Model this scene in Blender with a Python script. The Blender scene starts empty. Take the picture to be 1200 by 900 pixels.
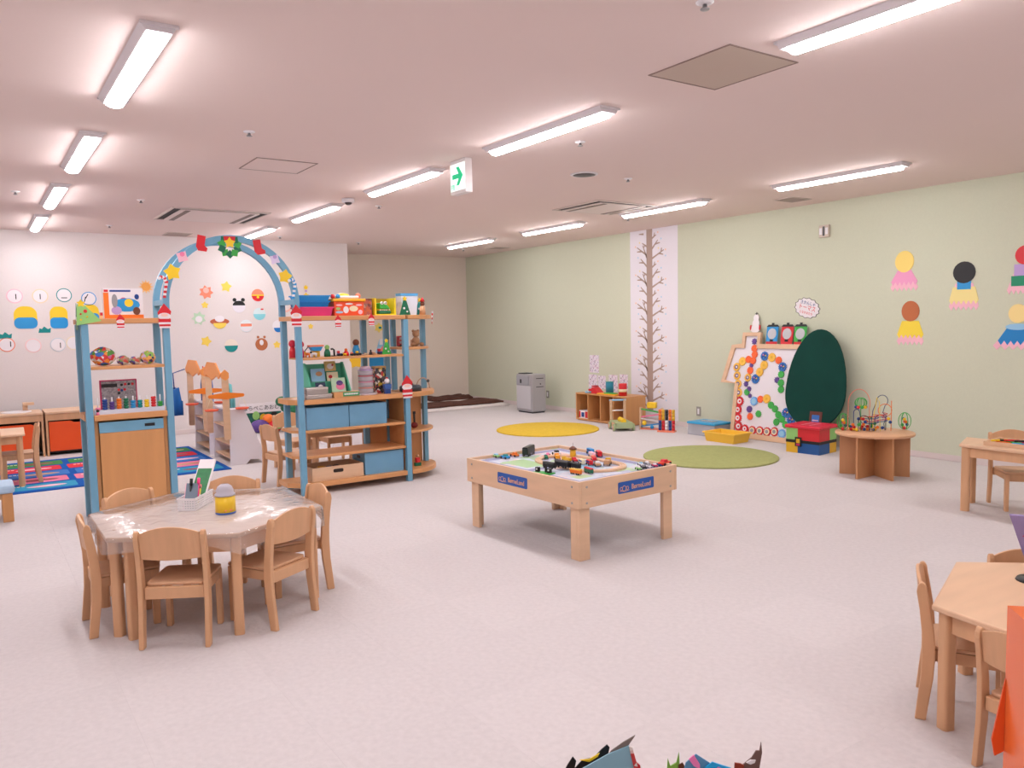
import bpy, bmesh, math, random
from mathutils import Vector, Matrix
random.seed(7)
S = bpy.context.scene
COL = S.collection
# ------------------------------------------------------------------ camera
H, F = 1.40, 930.0                       # eye height in metres, focal length in pixels of the 1200x900 frame
def _dir(px, py):
    return Vector(((px-600)/F, -(py-450)/F, -1.0))
_y = _dir(-36, 391).normalized(); _x = _dir(1954, 351); _x = (_x - _y*_x.dot(_y)).normalized(); _z = _x.cross(_y)
ROT = Matrix((_x, _y, _z))               # camera -> room axes (X towards the green wall, Y along it)
EYE = Vector((0, 0, H))
cd = bpy.data.cameras.new('camera'); cam = bpy.data.objects.new('camera', cd); COL.objects.link(cam)
cd.sensor_width = 36; cd.lens = F/1200*36; cd.clip_start = .05
cam.matrix_world = Matrix.Translation(EYE) @ ROT.to_4x4()
S.camera = cam
def ray(px, py): return ROT @ _dir(px, py)
def hit(px, py, o, n):
    r = ray(px, py); n = Vector(n); return EYE + r*((Vector(o)-EYE).dot(n)/r.dot(n))
def zp(px, py, h=0.0): return hit(px, py, (0, 0, h), (0, 0, 1))
def xp(px, py, v): return hit(px, py, (v, 0, 0), (1, 0, 0))
def yp(px, py, v): return hit(px, py, (0, v, 0), (0, 1, 0))
# ------------------------------------------------------------------ light and exposure
w = bpy.data.worlds.new('world'); S.world = w; w.use_nodes = True
w.node_tree.nodes['Background'].inputs[0].default_value = (.9, .88, .9, 1); w.node_tree.nodes['Background'].inputs[1].default_value = .3
LAMP_STRENGTH = 46.0
S.view_settings.view_transform = 'Standard'; S.view_settings.look = 'None'
S.view_settings.exposure = 0.06; S.view_settings.gamma = 1.0; S.view_settings.use_curve_mapping = False
CEIL = 2.62; XG = 7.66; YW = 11.2; YR = 12.7; XS = 4.71; XL = -3.2; YF = -3.0
# ------------------------------------------------------------------ materials
def lin(c):
    return tuple(((v/255)/12.92 if v/255 <= .04045 else ((v/255+.055)/1.055)**2.4) for v in c)
MATS = {}
def mat(name, rgb, rough=.5, metal=0.0, var=0.0, scale=(8, 8, 8), emit=0.0, alpha=1.0, bump=0.0, spec=.5, rgb2=None):
    if name in MATS: return MATS[name]
    m = bpy.data.materials.new(name); m.use_nodes = True; MATS[name] = m
    nt = m.node_tree; b = nt.nodes['Principled BSDF']
    c = lin(rgb); b.inputs['Base Color'].default_value = (*c, 1)
    b.inputs['Roughness'].default_value = rough; b.inputs['Metallic'].default_value = metal
    b.inputs['Specular IOR Level'].default_value = spec
    if emit:
        b.inputs['Emission Color'].default_value = (*c, 1); b.inputs['Emission Strength'].default_value = emit
    if alpha < 1: b.inputs['Alpha'].default_value = alpha
    if var or bump:
        tc = nt.nodes.new('ShaderNodeTexCoord'); mp = nt.nodes.new('ShaderNodeMapping'); mp.inputs['Scale'].default_value = scale
        no = nt.nodes.new('ShaderNodeTexNoise'); no.inputs['Scale'].default_value = 1; no.inputs['Detail'].default_value = 5
        nt.links.new(tc.outputs['Object'], mp.inputs[0]); nt.links.new(mp.outputs[0], no.inputs['Vector'])
        if var:
            mx = nt.nodes.new('ShaderNodeMix'); mx.data_type = 'RGBA'
            c2 = lin(rgb2) if rgb2 else tuple(x*(1-var) for x in c)
            c1 = c if rgb2 else tuple(min(1, x*(1+var*.6)) for x in c)
            rp = nt.nodes.new('ShaderNodeMapRange'); rp.inputs[1].default_value = .3; rp.inputs[2].default_value = .7
            nt.links.new(no.outputs['Fac'], rp.inputs[0]); nt.links.new(rp.outputs[0], mx.inputs[0])
            mx.inputs[6].default_value = (*c1, 1); mx.inputs[7].default_value = (*c2, 1)
            nt.links.new(mx.outputs[2], b.inputs['Base Color'])
        if bump:
            bp = nt.nodes.new('ShaderNodeBump'); bp.inputs['Strength'].default_value = bump; bp.inputs['Distance'].default_value = .01
            nt.links.new(no.outputs['Fac'], bp.inputs['Height']); nt.links.new(bp.outputs[0], b.inputs['Normal'])
    return m
def motley(name, cols, scale=30, rough=.5):
    """printed or patterned surface: random coloured cells"""
    if name in MATS: return MATS[name]
    m = bpy.data.materials.new(name); m.use_nodes = True; MATS[name] = m
    nt = m.node_tree; b = nt.nodes['Principled BSDF']; b.inputs['Roughness'].default_value = rough
    tc = nt.nodes.new('ShaderNodeTexCoord'); vo = nt.nodes.new('ShaderNodeTexVoronoi'); vo.inputs['Scale'].default_value = scale
    nt.links.new(tc.outputs['Object'], vo.inputs['Vector'])
    sp = nt.nodes.new('ShaderNodeSeparateColor'); nt.links.new(vo.outputs['Color'], sp.inputs[0])
    cr = nt.nodes.new('ShaderNodeValToRGB'); cr.color_ramp.interpolation = 'CONSTANT'
    nt.links.new(sp.outputs[0], cr.inputs[0]); nt.links.new(cr.outputs[0], b.inputs['Base Color'])
    e = cr.color_ramp.elements
    for i, c in enumerate(cols):
        if i < 2: x = e[i]; x.position = i/len(cols)
        else: x = e.new(i/len(cols))
        x.color = (*lin(c), 1)
    return m
def pl(name, rgb, rough=.4): return mat(name, rgb, rough)
beech = mat('beech_wood', (218, 169, 128), .42, var=.10, scale=(14, 14, 2.2))
beech_h = mat('beech_wood_top', (228, 188, 154), .38, var=.07, scale=(2.5, 16, 16))
ply = mat('pale_beech_board', (226, 188, 154), .42, var=.08, scale=(3, 3, 18))
board = mat('shelf_board_wood', (214, 154, 101), .4, var=.08, scale=(2.5, 14, 14))
doorw = mat('cabinet_door_wood', (210, 152, 98), .42, var=.07, scale=(16, 16, 1.6))
darkw = mat('table_panel_wood', (200, 144, 100), .45, var=.10, scale=(14, 14, 2))
blue = mat('blue_painted_wood', (114, 168, 198), .4, var=.05, scale=(6, 6, 3))
blueb = mat('blue_storage_box', (114, 168, 204), .45, var=.05, scale=(6, 6, 6))
white = pl('white_plastic', (236, 232, 236), .35)
paper = mat('white_paper', (238, 232, 236), .75)
black = pl('black_plastic', (24, 24, 28), .4)
grey = pl('grey_plastic', (150, 150, 156), .4)
dgrey = pl('dark_grey', (70, 68, 72), .5)
steel = mat('steel', (170, 170, 172), .3, .9)
red = pl('red', (214, 32, 44)); orange = pl('orange', (240, 120, 32)); yellow = pl('yellow', (246, 206, 40)); green = pl('green', (58, 170, 70))
dgreen = pl('dark_green', (16, 110, 78)); lgreen = pl('light_green', (150, 205, 120)); sky = pl('sky_blue', (40, 150, 215)); navy = pl('navy', (28, 66, 140))
purple = pl('purple', (92, 62, 140)); pink = pl('pink', (240, 130, 170)); lpink = pl('pale_pink', (246, 190, 206)); brown = pl('brown', (110, 62, 40)); teal = pl('teal', (0, 140, 140))
cream = pl('cream', (240, 225, 190)); lblue = pl('light_blue', (150, 200, 232)); lilac = pl('lilac', (190, 160, 215)); coral = pl('coral', (244, 140, 110)); mint = pl('mint', (90, 190, 160))
gold = pl('mustard_yellow', (226, 176, 40)); skin = pl('pale_peach', (246, 208, 196)); skin2 = pl('tan', (200, 150, 110)); magenta = pl('magenta', (200, 40, 100))
# ------------------------------------------------------------------ mesh helpers
class MB:
    def __init__(s): s.v = []; s.f = []; s.m = []; s.sm = []; s.k = 0; s.smooth = False
    def mi(s, k): s.k = k; return s
    def add(s, vs, fs, smooth=False):
        o = len(s.v); s.v += [tuple(p) for p in vs]
        for f in fs: s.f.append(tuple(i+o for i in f)); s.m.append(s.k); s.sm.append(smooth)
        return s
    def box(s, c, d, rz=0, M=None):
        x, y, z = (q/2 for q in d); R = Matrix.Rotation(rz, 3, 'Z') if M is None else M; c = Vector(c)
        P = [c + R @ Vector(p) for p in ((-x,-y,-z),(x,-y,-z),(x,y,-z),(-x,y,-z),(-x,-y,z),(x,-y,z),(x,y,z),(-x,y,z))]
        return s.add(P, [(0,3,2,1),(4,5,6,7),(0,1,5,4),(1,2,6,5),(2,3,7,6),(3,0,4,7)])
    def bb(s, x0, x1, y0, y1, z0, z1): return s.box(((x0+x1)/2, (y0+y1)/2, (z0+z1)/2), (abs(x1-x0), abs(y1-y0), abs(z1-z0)))
    def prism(s, poly, o=(0,0,0), u=(1,0,0), v=(0,1,0), t=.01, n=None, off=0.0):
        o, u, v = Vector(o), Vector(u), Vector(v); n = Vector(n) if n else u.cross(v).normalized(); k = len(poly)
        A = [o + u*a + v*b + n*off for a, b in poly]; B = [p + n*t for p in A]
        area = sum(poly[i][0]*poly[(i+1)%k][1]-poly[(i+1)%k][0]*poly[i][1] for i in range(k))
        fl = (area > 0) == (u.cross(v).dot(n) > 0)
        fs = [tuple(range(k))[::-1], tuple(range(k, 2*k))] + [(i, (i+1) % k, k+(i+1) % k, k+i) for i in range(k)]
        if not fl: fs = [f[::-1] for f in fs]
        return s.add(A+B, fs)
    def cyl(s, p0, p1, r0, r1=None, n=14, smooth=True):
        r1 = r0 if r1 is None else r1; p0, p1 = Vector(p0), Vector(p1); d = (p1-p0).normalized()
        a = d.orthogonal().normalized(); b = d.cross(a)
        R = lambda c, r: [c + a*(r*math.cos(2*math.pi*i/n)) + b*(r*math.sin(2*math.pi*i/n)) for i in range(n)]
        o = len(s.v); s.v += [tuple(p) for p in R(p0, r0)+R(p1, r1)]
        for i in range(n): s.f.append((o+i, o+(i+1) % n, o+n+(i+1) % n, o+n+i)); s.m.append(s.k); s.sm.append(smooth)
        for f in (tuple(o+i for i in range(n))[::-1], tuple(o+n+i for i in range(n))): s.f.append(f); s.m.append(s.k); s.sm.append(False)
        return s
    def lathe(s, prof, c=(0,0,0), n=18, smooth=True):
        c = Vector(c); k = len(prof); V = []
        for r, z in prof: V += [c + Vector((r*math.cos(2*math.pi*i/n), r*math.sin(2*math.pi*i/n), z)) for i in range(n)]
        fs = [(j*n+i, j*n+(i+1) % n, (j+1)*n+(i+1) % n, (j+1)*n+i) for j in range(k-1) for i in range(n)]
        s.add(V, fs, smooth); o = len(s.v)-k*n
        s.f += [tuple(o+i for i in range(n))[::-1], tuple(o+(k-1)*n+i for i in range(n))]; s.m += [s.k]*2; s.sm += [False]*2
        return s
    def ball(s, c, r, n=12, m=8):
        if not hasattr(r, '__len__'): r = (r, r, r)
        c = Vector(c); V = [c + Vector((0, 0, -r[2]))]
        for j in range(1, m):
            t = math.pi*j/m - math.pi/2
            V += [c + Vector((r[0]*math.cos(t)*math.cos(2*math.pi*i/n), r[1]*math.cos(t)*math.sin(2*math.pi*i/n), r[2]*math.sin(t))) for i in range(n)]
        V.append(c + Vector((0, 0, r[2]))); L = len(V)-1
        fs = [(0, 1+(i+1) % n, 1+i) for i in range(n)]
        fs += [(1+j*n+i, 1+j*n+(i+1) % n, 1+(j+1)*n+(i+1) % n, 1+(j+1)*n+i) for j in range(m-2) for i in range(n)]
        fs += [(1+(m-2)*n+i, 1+(m-2)*n+(i+1) % n, L) for i in range(n)]
        return s.add(V, fs, True)
    def tube(s, path, r, n=8, closed=False):
        P = [Vector(p) for p in path]; k = len(P); V = []; a = None
        for i, p in enumerate(P):
            t = (P[(i+1) % k]-P[i-1]) if closed else (P[min(i+1, k-1)]-P[max(i-1, 0)])
            t.normalize()
            a = t.orthogonal().normalized() if a is None else (a - t*a.dot(t)).normalized()
            b = t.cross(a)
            V += [p + a*(r*math.cos(2*math.pi*j/n)) + b*(r*math.sin(2*math.pi*j/n)) for j in range(n)]
        fs = [(i*n+j, i*n+(j+1) % n, ((i+1) % k)*n+(j+1) % n, ((i+1) % k)*n+j) for i in range(k if closed else k-1) for j in range(n)]
        s.add(V, fs, True); o = len(s.v)-k*n
        if not closed:
            s.f += [tuple(o+j for j in range(n))[::-1], tuple(o+(k-1)*n+j for j in range(n))]; s.m += [s.k]*2; s.sm += [False]*2
        return s
    def mesh(s, name, mats):
        me = bpy.data.meshes.new(name); me.from_pydata(s.v, [], s.f)
        for m in (mats if isinstance(mats, (list, tuple)) else [mats]): me.materials.append(m)
        me.polygons.foreach_set('material_index', s.m); me.polygons.foreach_set('use_smooth', s.sm); me.update()
        return me
def obj(name, mb, mats=None, parent=None, bev=0.0, label=None, loc=None, rot=None):
    me = mb.mesh(name, mats) if isinstance(mb, MB) else mb
    o = bpy.data.objects.new(name, me); COL.objects.link(o)
    if parent: o.parent = parent
    if loc is not None: o.location = loc
    if rot is not None: o.rotation_euler = rot
    if bev:
        b = o.modifiers.new('bevel', 'BEVEL'); b.width = bev; b.segments = 2; b.limit_method = 'ANGLE'; b.angle_limit = .6
    if label: o['label'] = label
    return o
def tag(o, label, cat, group=None):
    o['label'] = label; o['category'] = cat
    if group: o['group'] = group
    return o
def thing(name, label, cat, loc=(0, 0, 0), rz=0.0, group=None, rot=None):
    o = bpy.data.objects.new(name, None); COL.objects.link(o); o.location = loc
    o.rotation_euler = rot if rot is not None else (0, 0, rz); o.empty_display_size = .05
    return tag(o, label, cat, group)
def struct(name, mb, m, bev=0):
    o = obj(name, mb, m, bev=bev); o['kind'] = 'structure'; return o
def disc(cx=0, cy=0, r=.1, ry=None, n=20, a0=0, a1=360):
    ry = r if ry is None else ry; full = abs(a1-a0) >= 360; k = n if full else n+1
    return [(cx+r*math.cos(math.radians(a0+(a1-a0)*i/n)), cy+ry*math.sin(math.radians(a0+(a1-a0)*i/n))) for i in range(k)]
def star(cx=0, cy=0, r=.1, ri=None, n=5, a=90):
    ri = r*.55 if ri is None else ri
    return [(cx+(r if i % 2 == 0 else ri)*math.cos(math.radians(a+180*i/n)), cy+(r if i % 2 == 0 else ri)*math.sin(math.radians(a+180*i/n))) for i in range(2*n)]
def rect(x0, y0, x1, y1): return [(x0, y0), (x1, y0), (x1, y1), (x0, y1)]
def rrect(x0, y0, x1, y1, r=.01, n=4):
    P = []
    for cx, cy, a in ((x1-r, y1-r, 0), (x0+r, y1-r, 90), (x0+r, y0+r, 180), (x1-r, y0+r, 270)):
        P += [(cx+r*math.cos(math.radians(a+90*i/n)), cy+r*math.sin(math.radians(a+90*i/n))) for i in range(n+1)]
    return P
def gear(r, n, cx=0, cy=0, d=.16):
    P = []
    for i in range(n):
        for da, rr in ((-.32, 1-d), (-.18, 1), (.18, 1), (.32, 1-d)):
            a = 2*math.pi*(i+da)/n; P.append((cx+r*rr*math.cos(a), cy+r*rr*math.sin(a)))
    return P
UW, VW, NW = (1, 0, 0), (0, 0, 1), (0, -1, 0)          # white wall frame
UG, VG, NG = (0, -1, 0), (0, 0, 1), (-1, 0, 0)         # green wall frame
def layers(mb, o, u, v, n, lay, base=.003, step=.0016, off=0.0):
    """stacked flat paper layers; lay = [(material index, polygon)]"""
    for i, (k, p) in enumerate(lay): mb.mi(k).prism(p, o, u, v, base+step*i, n, off)
    return mb
FONT = None
def text_mesh(txt, size, m, name='lettering', ext=.001):
    c = bpy.data.curves.new(name, 'FONT'); c.body = txt; c.size = size; c.align_x = 'CENTER'; c.align_y = 'CENTER'; c.extrude = ext; c.resolution_u = 3
    t = bpy.data.objects.new(name, c); COL.objects.link(t)
    bpy.context.view_layer.update(); dg = bpy.context.evaluated_depsgraph_get()
    me = bpy.data.meshes.new_from_object(t.evaluated_get(dg)); bpy.data.objects.remove(t)
    me.materials.clear(); me.materials.append(m); return me
def put_text(txt, size, m, parent, o, u, v, n, name='lettering', sx=1.0):
    me = text_mesh(txt, size, m, name); t = obj(name, me, parent=parent)
    u, v, n = Vector(u), Vector(v), Vector(n)
    M = Matrix((u*sx, v, n)).transposed().to_4x4(); M.translation = Vector(o); t.matrix_local = M; return t
# ================================================================== STRUCTURE
m_carp = mat('carpet_pinkish_grey', (212, 205, 206), .95, var=.05, scale=(40, 40, 40), bump=.25, spec=.1)
m_carp2 = mat('carpet_pinkish_grey_light', (214, 207, 208), .95, var=.05, scale=(40, 40, 40), bump=.25, spec=.1)
m_ceil = mat('ceiling_board', (237, 218, 213), .9, spec=.1)
m_white = mat('white_wallpaper', (229, 220, 219), .85, var=.02, scale=(60, 60, 60), spec=.15, bump=.05)
m_beige = mat('beige_wallpaper', (236, 222, 210), .85, var=.02, scale=(60, 60, 60), spec=.15, bump=.05)
m_green = mat('pale_green_wallpaper', (209, 212, 190), .85, var=.02, scale=(60, 60, 60), spec=.15, bump=.05)
m_base = mat('baseboard_vinyl', (222, 208, 206), .6)
fl = struct('floor', MB().bb(XL, XG+.12, YF, YR+.12, -.12, -.004), m_carp)
tile = [MB().bb(-.2498, .2498, -.2498, .2498, -.004, 0).mesh('carpet_tile', mm) for mm in (m_carp, m_carp2)]
def inview(p, pad=25):
    q = ROT.transposed() @ (Vector(p)-EYE)
    if q.z > -.3: return False
    x, y = 600+F*q.x/-q.z, 450-F*q.y/-q.z; return -pad < x < 1200+pad and 0 < y < 900+pad
spots = []
for i in range(-2, 16):
    for j in range(0, 26):
        cx, cy = .16+i*.5, .2+j*.5
        if cx+.25 > XG or cy+.25 > YR or (cx-.25 < XS and cy+.25 > YW): continue
        if any(inview((cx+a, cy+b, 0)) for a in (-.25, .25) for b in (-.25, .25)): spots.append((math.hypot(cx, cy), i, j, cx, cy))
spots.sort()
for _, i, j, cx, cy in spots[:300]:
    obj('carpet_tile', tile[(i*7+j*13+i*j) % 3 % 2], parent=fl, loc=(cx, cy, 0))
# floor beyond the tiles is level with them
rest = MB()
done = {(i, j) for _, i, j, _, _ in spots[:300]}
for i in range(-7, 16):
    for j in range(-7, 26):
        if (i, j) in done: continue
        cx, cy = .16+i*.5, .2+j*.5
        x0, x1, y0, y1 = max(cx-.25, XL), min(cx+.25, XG), max(cy-.25, YF), min(cy+.25, YR)
        if x1 > x0 and y1 > y0: rest.bb(x0, x1, y0, y1, -.004, 0)
r_ = obj('carpet', rest, m_carp, fl); r_['kind'] = 'stuff'
struct('ceiling', MB().bb(XL, XG+.12, YF, YR+.12, CEIL, CEIL+.1), m_ceil)
struct('wall_right', MB().bb(XG, XG+.12, YF, YR+.12, 0, CEIL), m_green)
struct('wall_back', MB().bb(XS, XG, YR, YR+.12, 0, CEIL), m_beige)
struct('wall_back_left', MB().bb(XL, XS, YW, YR+.12, 0, CEIL), m_white)
struct('wall_left', MB().bb(XL-.12, XL, YF, YR+.12, 0, CEIL), m_white)
struct('wall_front', MB().bb(XL-.12, XG+.12, YF-.12, YF, 0, CEIL), m_white)
struct('baseboard_right', MB().bb(XG-.008, XG, YF, YR, .001, .06), m_base)
struct('baseboard_back', MB().bb(XS, XG-.009, YR-.008, YR, .001, .06), m_base)
struct('baseboard_back_left', MB().bb(XL, XS, YW-.008, YW, .001, .06), m_base)
# ================================================================== CEILING FITTINGS
m_lamp = mat('lit_lamp_diffuser', (255, 253, 255), .4, emit=LAMP_STRENGTH)
m_hous = mat('lamp_housing', (226, 220, 224), .5)
L_ = 1.26
hm = MB()
prof = [(-.072, 0), (.072, 0), (.05, -.032), (-.05, -.032)]
hm.prism(prof, (0, -L_/2+.012, 0), (1, 0, 0), (0, 0, 1), L_-.024, (0, 1, 0))
hm.bb(-.074, .074, -L_/2, -L_/2+.012, -.012, 0).bb(-.074, .074, L_/2-.012, L_/2, -.012, 0)
hous = hm.mesh('housing', m_hous)
dm = MB()
arc = [(.045*math.cos(a), -.033-.024*math.sin(a)) for a in [math.pi*i/8 for i in range(9)]]
dm.prism(arc, (0, -L_/2+.05, 0), (1, 0, 0), (0, 0, 1), L_-.10, (0, 1, 0))
diff = dm.mesh('diffuser', m_lamp)
def lamp(x, y, label, group):
    t = thing('ceiling_lamp', label, 'lamp', (x, y, CEIL-.0005), group=group)
    obj('housing', hous, parent=t); obj('diffuser', diff, parent=t)
RL, RM, RG = 'lamps above the arch shelf', 'lamps along the middle of the ceiling', 'lamps beside the green wall'
for k, y in enumerate((4.1, 6.16, 8.2, 10.24)):
    lamp(.70, y, ['long white ceiling lamp above the clear-covered hexagonal table', 'long white ceiling lamp in front of the blue arch', 'long white ceiling lamp above the patterned rug', 'long white ceiling lamp close to the white wall with clock discs'][k], RL)
for k, y in enumerate((1.70, 4.13, 6.16, 8.21, 10.24)):
    lamp(3.10, y, ['long white ceiling lamp beside the beige ceiling hatch', 'long white ceiling lamp above the train play table, beside the arrow sign', 'long white ceiling lamp just beyond the green arrow sign', 'long white ceiling lamp beside the domed ceiling sensor', 'long white ceiling lamp behind the top of the arch'][k], RM)
for k, y in enumerate((4.17, 6.26, 8.24, 10.27)):
    lamp(6.27, y, ['long white ceiling lamp above the green chalkboard tree', 'long white ceiling lamp below the square air vent, near the painted tree strip', 'long white ceiling lamp above the yellow round rug', 'long white ceiling lamp nearest the corner with blankets'][k], RG)
for x, y in ((.70, 1.9), (.70, -.8), (3.10, -.9), (6.27, 1.3), (6.27, -1.2), (-1.7, 4.1), (-1.7, 8.2), (-1.7, 0.5)):
    lamp(x, y, 'long white ceiling lamp in the part of the room behind the photographer', 'lamps outside the picture')
def hatch(x0, x1, y0, y1, label, m):
    t = thing('ceiling_hatch', label, 'hatch', ((x0+x1)/2, (y0+y1)/2, CEIL-.0005)); a, b = (x1-x0)/2, (y1-y0)/2
    f = MB()
    for s in (-1, 1): f.bb(s*a-.004, s*a+.004, -b-.004, b+.004, -.004, 0).bb(-a+.004, a-.004, s*b-.004, s*b+.004, -.004, 0)
    obj('frame', f, dgrey if m is None else mat('hatch_frame', (150, 128, 120), .7), t)
    obj('panel', MB().bb(-a+.007, a-.007, -b+.007, b-.007, -.003, 0), m or m_ceil, t)
hatch(2.88, 3.36, 2.45, 2.96, 'beige square ceiling hatch with thin frame, beside a lamp end', mat('hatch_panel', (200, 182, 168), .8))
hatch(1.78, 2.23, 5.81, 6.26, 'pale flush ceiling hatch in front of the air conditioner', mat('hatch_panel_pale', (236, 217, 212), .85))
def cassette(x0, x1, y0, y1, label):
    t = thing('air_conditioner', label, 'air conditioner', ((x0+x1)/2, (y0+y1)/2, CEIL-.0005)); a, b = (x1-x0)/2, (y1-y0)/2
    wm = mat('aircon_panel', (214, 198, 192), .5)
    f = MB()
    for s in (-1, 1): f.bb(s*a, s*(a-.03), -b, b, -.012, 0).bb(-a+.03, a-.03, s*b, s*(b-.03), -.012, 0)
    obj('frame', f, wm, t, bev=.006)
    obj('recess', MB().bb(-a+.03, a-.03, -b+.03, b-.03, -.004, 0), mat('vent_dark', (38, 34, 34), .7), t)
    obj('intake_panel', MB().bb(-a+.10, a-.10, -b+.09, b-.05, -.016, -.004), mat('aircon_inner', (232, 216, 212), .5), t, bev=.005)
    for s in (-1, 1):
        obj('flap', MB().box((s*(a-.175), .02, -.0175), (.05, 2*b-.16, .0025)), mat('flap_brown', (112, 92, 84), .5), t)
cassette(1.74, 2.74, 8.51, 9.50, 'square ceiling air conditioner with black slots in front of the arch')
cassette(5.32, 6.16, 6.20, 6.98, 'square ceiling air conditioner near the painted tree strip')
def grille(x0, x1, y0, y1, label):
    t = thing('vent_grille', label, 'vent', ((x0+x1)/2, (y0+y1)/2, CEIL-.0005)); a, b = (x1-x0)/2, (y1-y0)/2
    obj('frame', MB().bb(-a, a, -b, b, -.006, 0), mat('grille_grey', (206, 190, 184), .6), t)
    sl = MB().bb(-a+.012, a-.012, -.006, .006, -.010, -.006).mesh('slat', mat('grille_slat', (184, 168, 162), .6))
    for i in range(8): obj('slat', sl, parent=t, loc=(0, -b+.03+i*(2*b-.06)/7, 0))
grille(2.13, 2.43, 10.72, 11.1, 'flat grey ceiling grille by the white wall')
grille(6.98, 7.30, 5.13, 5.38, 'flat grey ceiling grille near the green wall')
g_ = zp(583, 290, CEIL); grille(g_.x-.12, g_.x+.18, g_.y-.12, g_.y+.18, 'flat ceiling grille between the corner lamp and green wall')
t = thing('ceiling_speaker', 'round dark ceiling speaker beside the arrow sign', 'speaker', (4.30, 5.19, CEIL-.0005))
obj('rim', MB().lathe([(.115, 0), (.115, -.006), (.095, -.010), (.095, 0)], n=28), m_hous, t); obj('mesh_cover', MB().lathe([(.094, 0), (.094, -.009), (.05, -.012), (.001, -.013)], n=28), dgrey, t)
def sprinkler(px, py, label, big=False):
    p = zp(px, py, CEIL); t = thing('sprinkler', label, 'sprinkler', (p.x, p.y, CEIL-.0005), group='small ceiling fittings')
    k = 1.5 if big else 1
    obj('rosette', MB().lathe([(.035*k, 0), (.035*k, -.004), (.022*k, -.010), (.001, -.010)], n=18), white, t)
    obj('head', MB().lathe([(.008, -.010), (.010*k, -.024), (.018*k, -.026), (.018*k, -.030), (.001, -.032)], n=12), steel, t)
for px, py, lb in ((292, 154, 'small sprinkler head between the hexagonal table lamp and pale hatch'), (165, 234, 'small sprinkler head left of the arch air conditioner'),
        (736, 209, 'small hanging sprinkler head near the round speaker'), (680, 166, 'small sprinkler head between round speaker and long lamp'), (444, 241, 'small sprinkler head beside the domed sensor'),
        (128, 264, 'tiny sprinkler head near the white wall above boxed toy'), (18, 224, 'flat round detector near the row of left lamps'), (328, 277, 'tiny sprinkler head behind the arch top'),
        (543, 292, 'tiny sprinkler head near the back corner lamp'), (420, 284, 'flat round detector near the beige back wall'), (826, 2, 'small dark sprinkler head near the beige hatch'), (736, 256, 'tiny sprinkler head beside the green wall lamp')):
    sprinkler(px, py, lb)
p = zp(408, 233, CEIL); t = thing('motion_sensor', 'domed white motion sensor on ceiling between two middle lamps', 'sensor', (p.x, p.y, CEIL-.0005))
obj('base', MB().lathe([(.06, 0), (.06, -.03), (.045, -.036), (.001, -.036)], n=20), white, t); obj('lens', MB().lathe([(.035, -.036), (.03, -.05), (.015, -.058), (.001, -.06)], n=16), dgrey, t)
# exit arrow sign
t = thing('exit_sign', 'white hanging exit sign with green arrow', 'sign', (3.11, 5.19, CEIL-.0005))
obj('housing', MB().bb(-.03, .03, -.11, .11, -.25, 0), pl('sign_case', (238, 232, 232)), t, bev=.004)
fp = obj('lit_face', MB().bb(-.0325, -.0305, -.104, .104, -.225, -.03), mat('sign_face', (240, 255, 252), .4, emit=.75), t, label='backlit white face')
ar = [(-.075, -.018), (-.075, .018), (.015, .018), (-.02, .068), (.022, .068), (.078, 0), (.022, -.068), (-.02, -.068), (.015, -.018)]
em_green = mat('sign_green', (0, 190, 130), .4, emit=.55)
obj('arrow', MB().prism(ar, (-.0325, 0, -.122), (0, -1, 0), (0, 0, 1), .0012, (-1, 0, 0)), em_green, t)
g = MB()
for a, b, c, d in ((-.092, -.098, -.086, -.058), (-.092, -.062, -.070, -.056), (-.092, -.080, -.070, -.075), (-.074, -.072, -.070, -.056), (-.064, -.098, -.058, -.056), (-.064, -.062, -.048, -.056), (-.052, -.098, -.047, -.056)):
    g.prism(rect(a, b, c, d), (-.0325, 0, -.122), (0, -1, 0), (0, 0, 1), .0012, (-1, 0, 0))
obj('symbol', g, em_green, t)
# small sign box, outlets on green wall
p0, p1 = xp(961, 264, XG), xp(973.5, 277.5, XG)
t = thing('wall_chime_box', 'small cream two-part box high on the green wall', 'wall box', (XG, (p0.y+p1.y)/2, p1.z))
obj('case', MB().bb(-.03, -.001, -.06, .06, 0, .13), mat('chime_box', (206, 190, 176), .5), t, bev=.004)
obj('slot', MB().bb(-.0325, -.0302, -.012, .012, .015, .115), dgrey, t); obj('button', MB().bb(-.034, -.0302, -.05, -.02, .03, .10), white, t); obj('button', MB().bb(-.034, -.0302, .02, .05, .03, .10), white, t)
def outlet(px, py, label):
    p = xp(px, py, XG); t = thing('wall_outlet', label, 'outlet', (XG, p.y, p.z), group='outlets on the green wall')
    obj('plate', MB().bb(-.008, -.001, -.036, .036, -.06, .06), mat('plate_grey', (150, 146, 138), .4), t, bev=.002); obj('socket', MB().bb(-.011, -.008, -.014, .014, -.035, .035), white, t)
outlet(642, 462, 'grey outlet plate beside the air purifier'); outlet(819, 482, 'grey outlet plate between tree strip and gear board')
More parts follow.
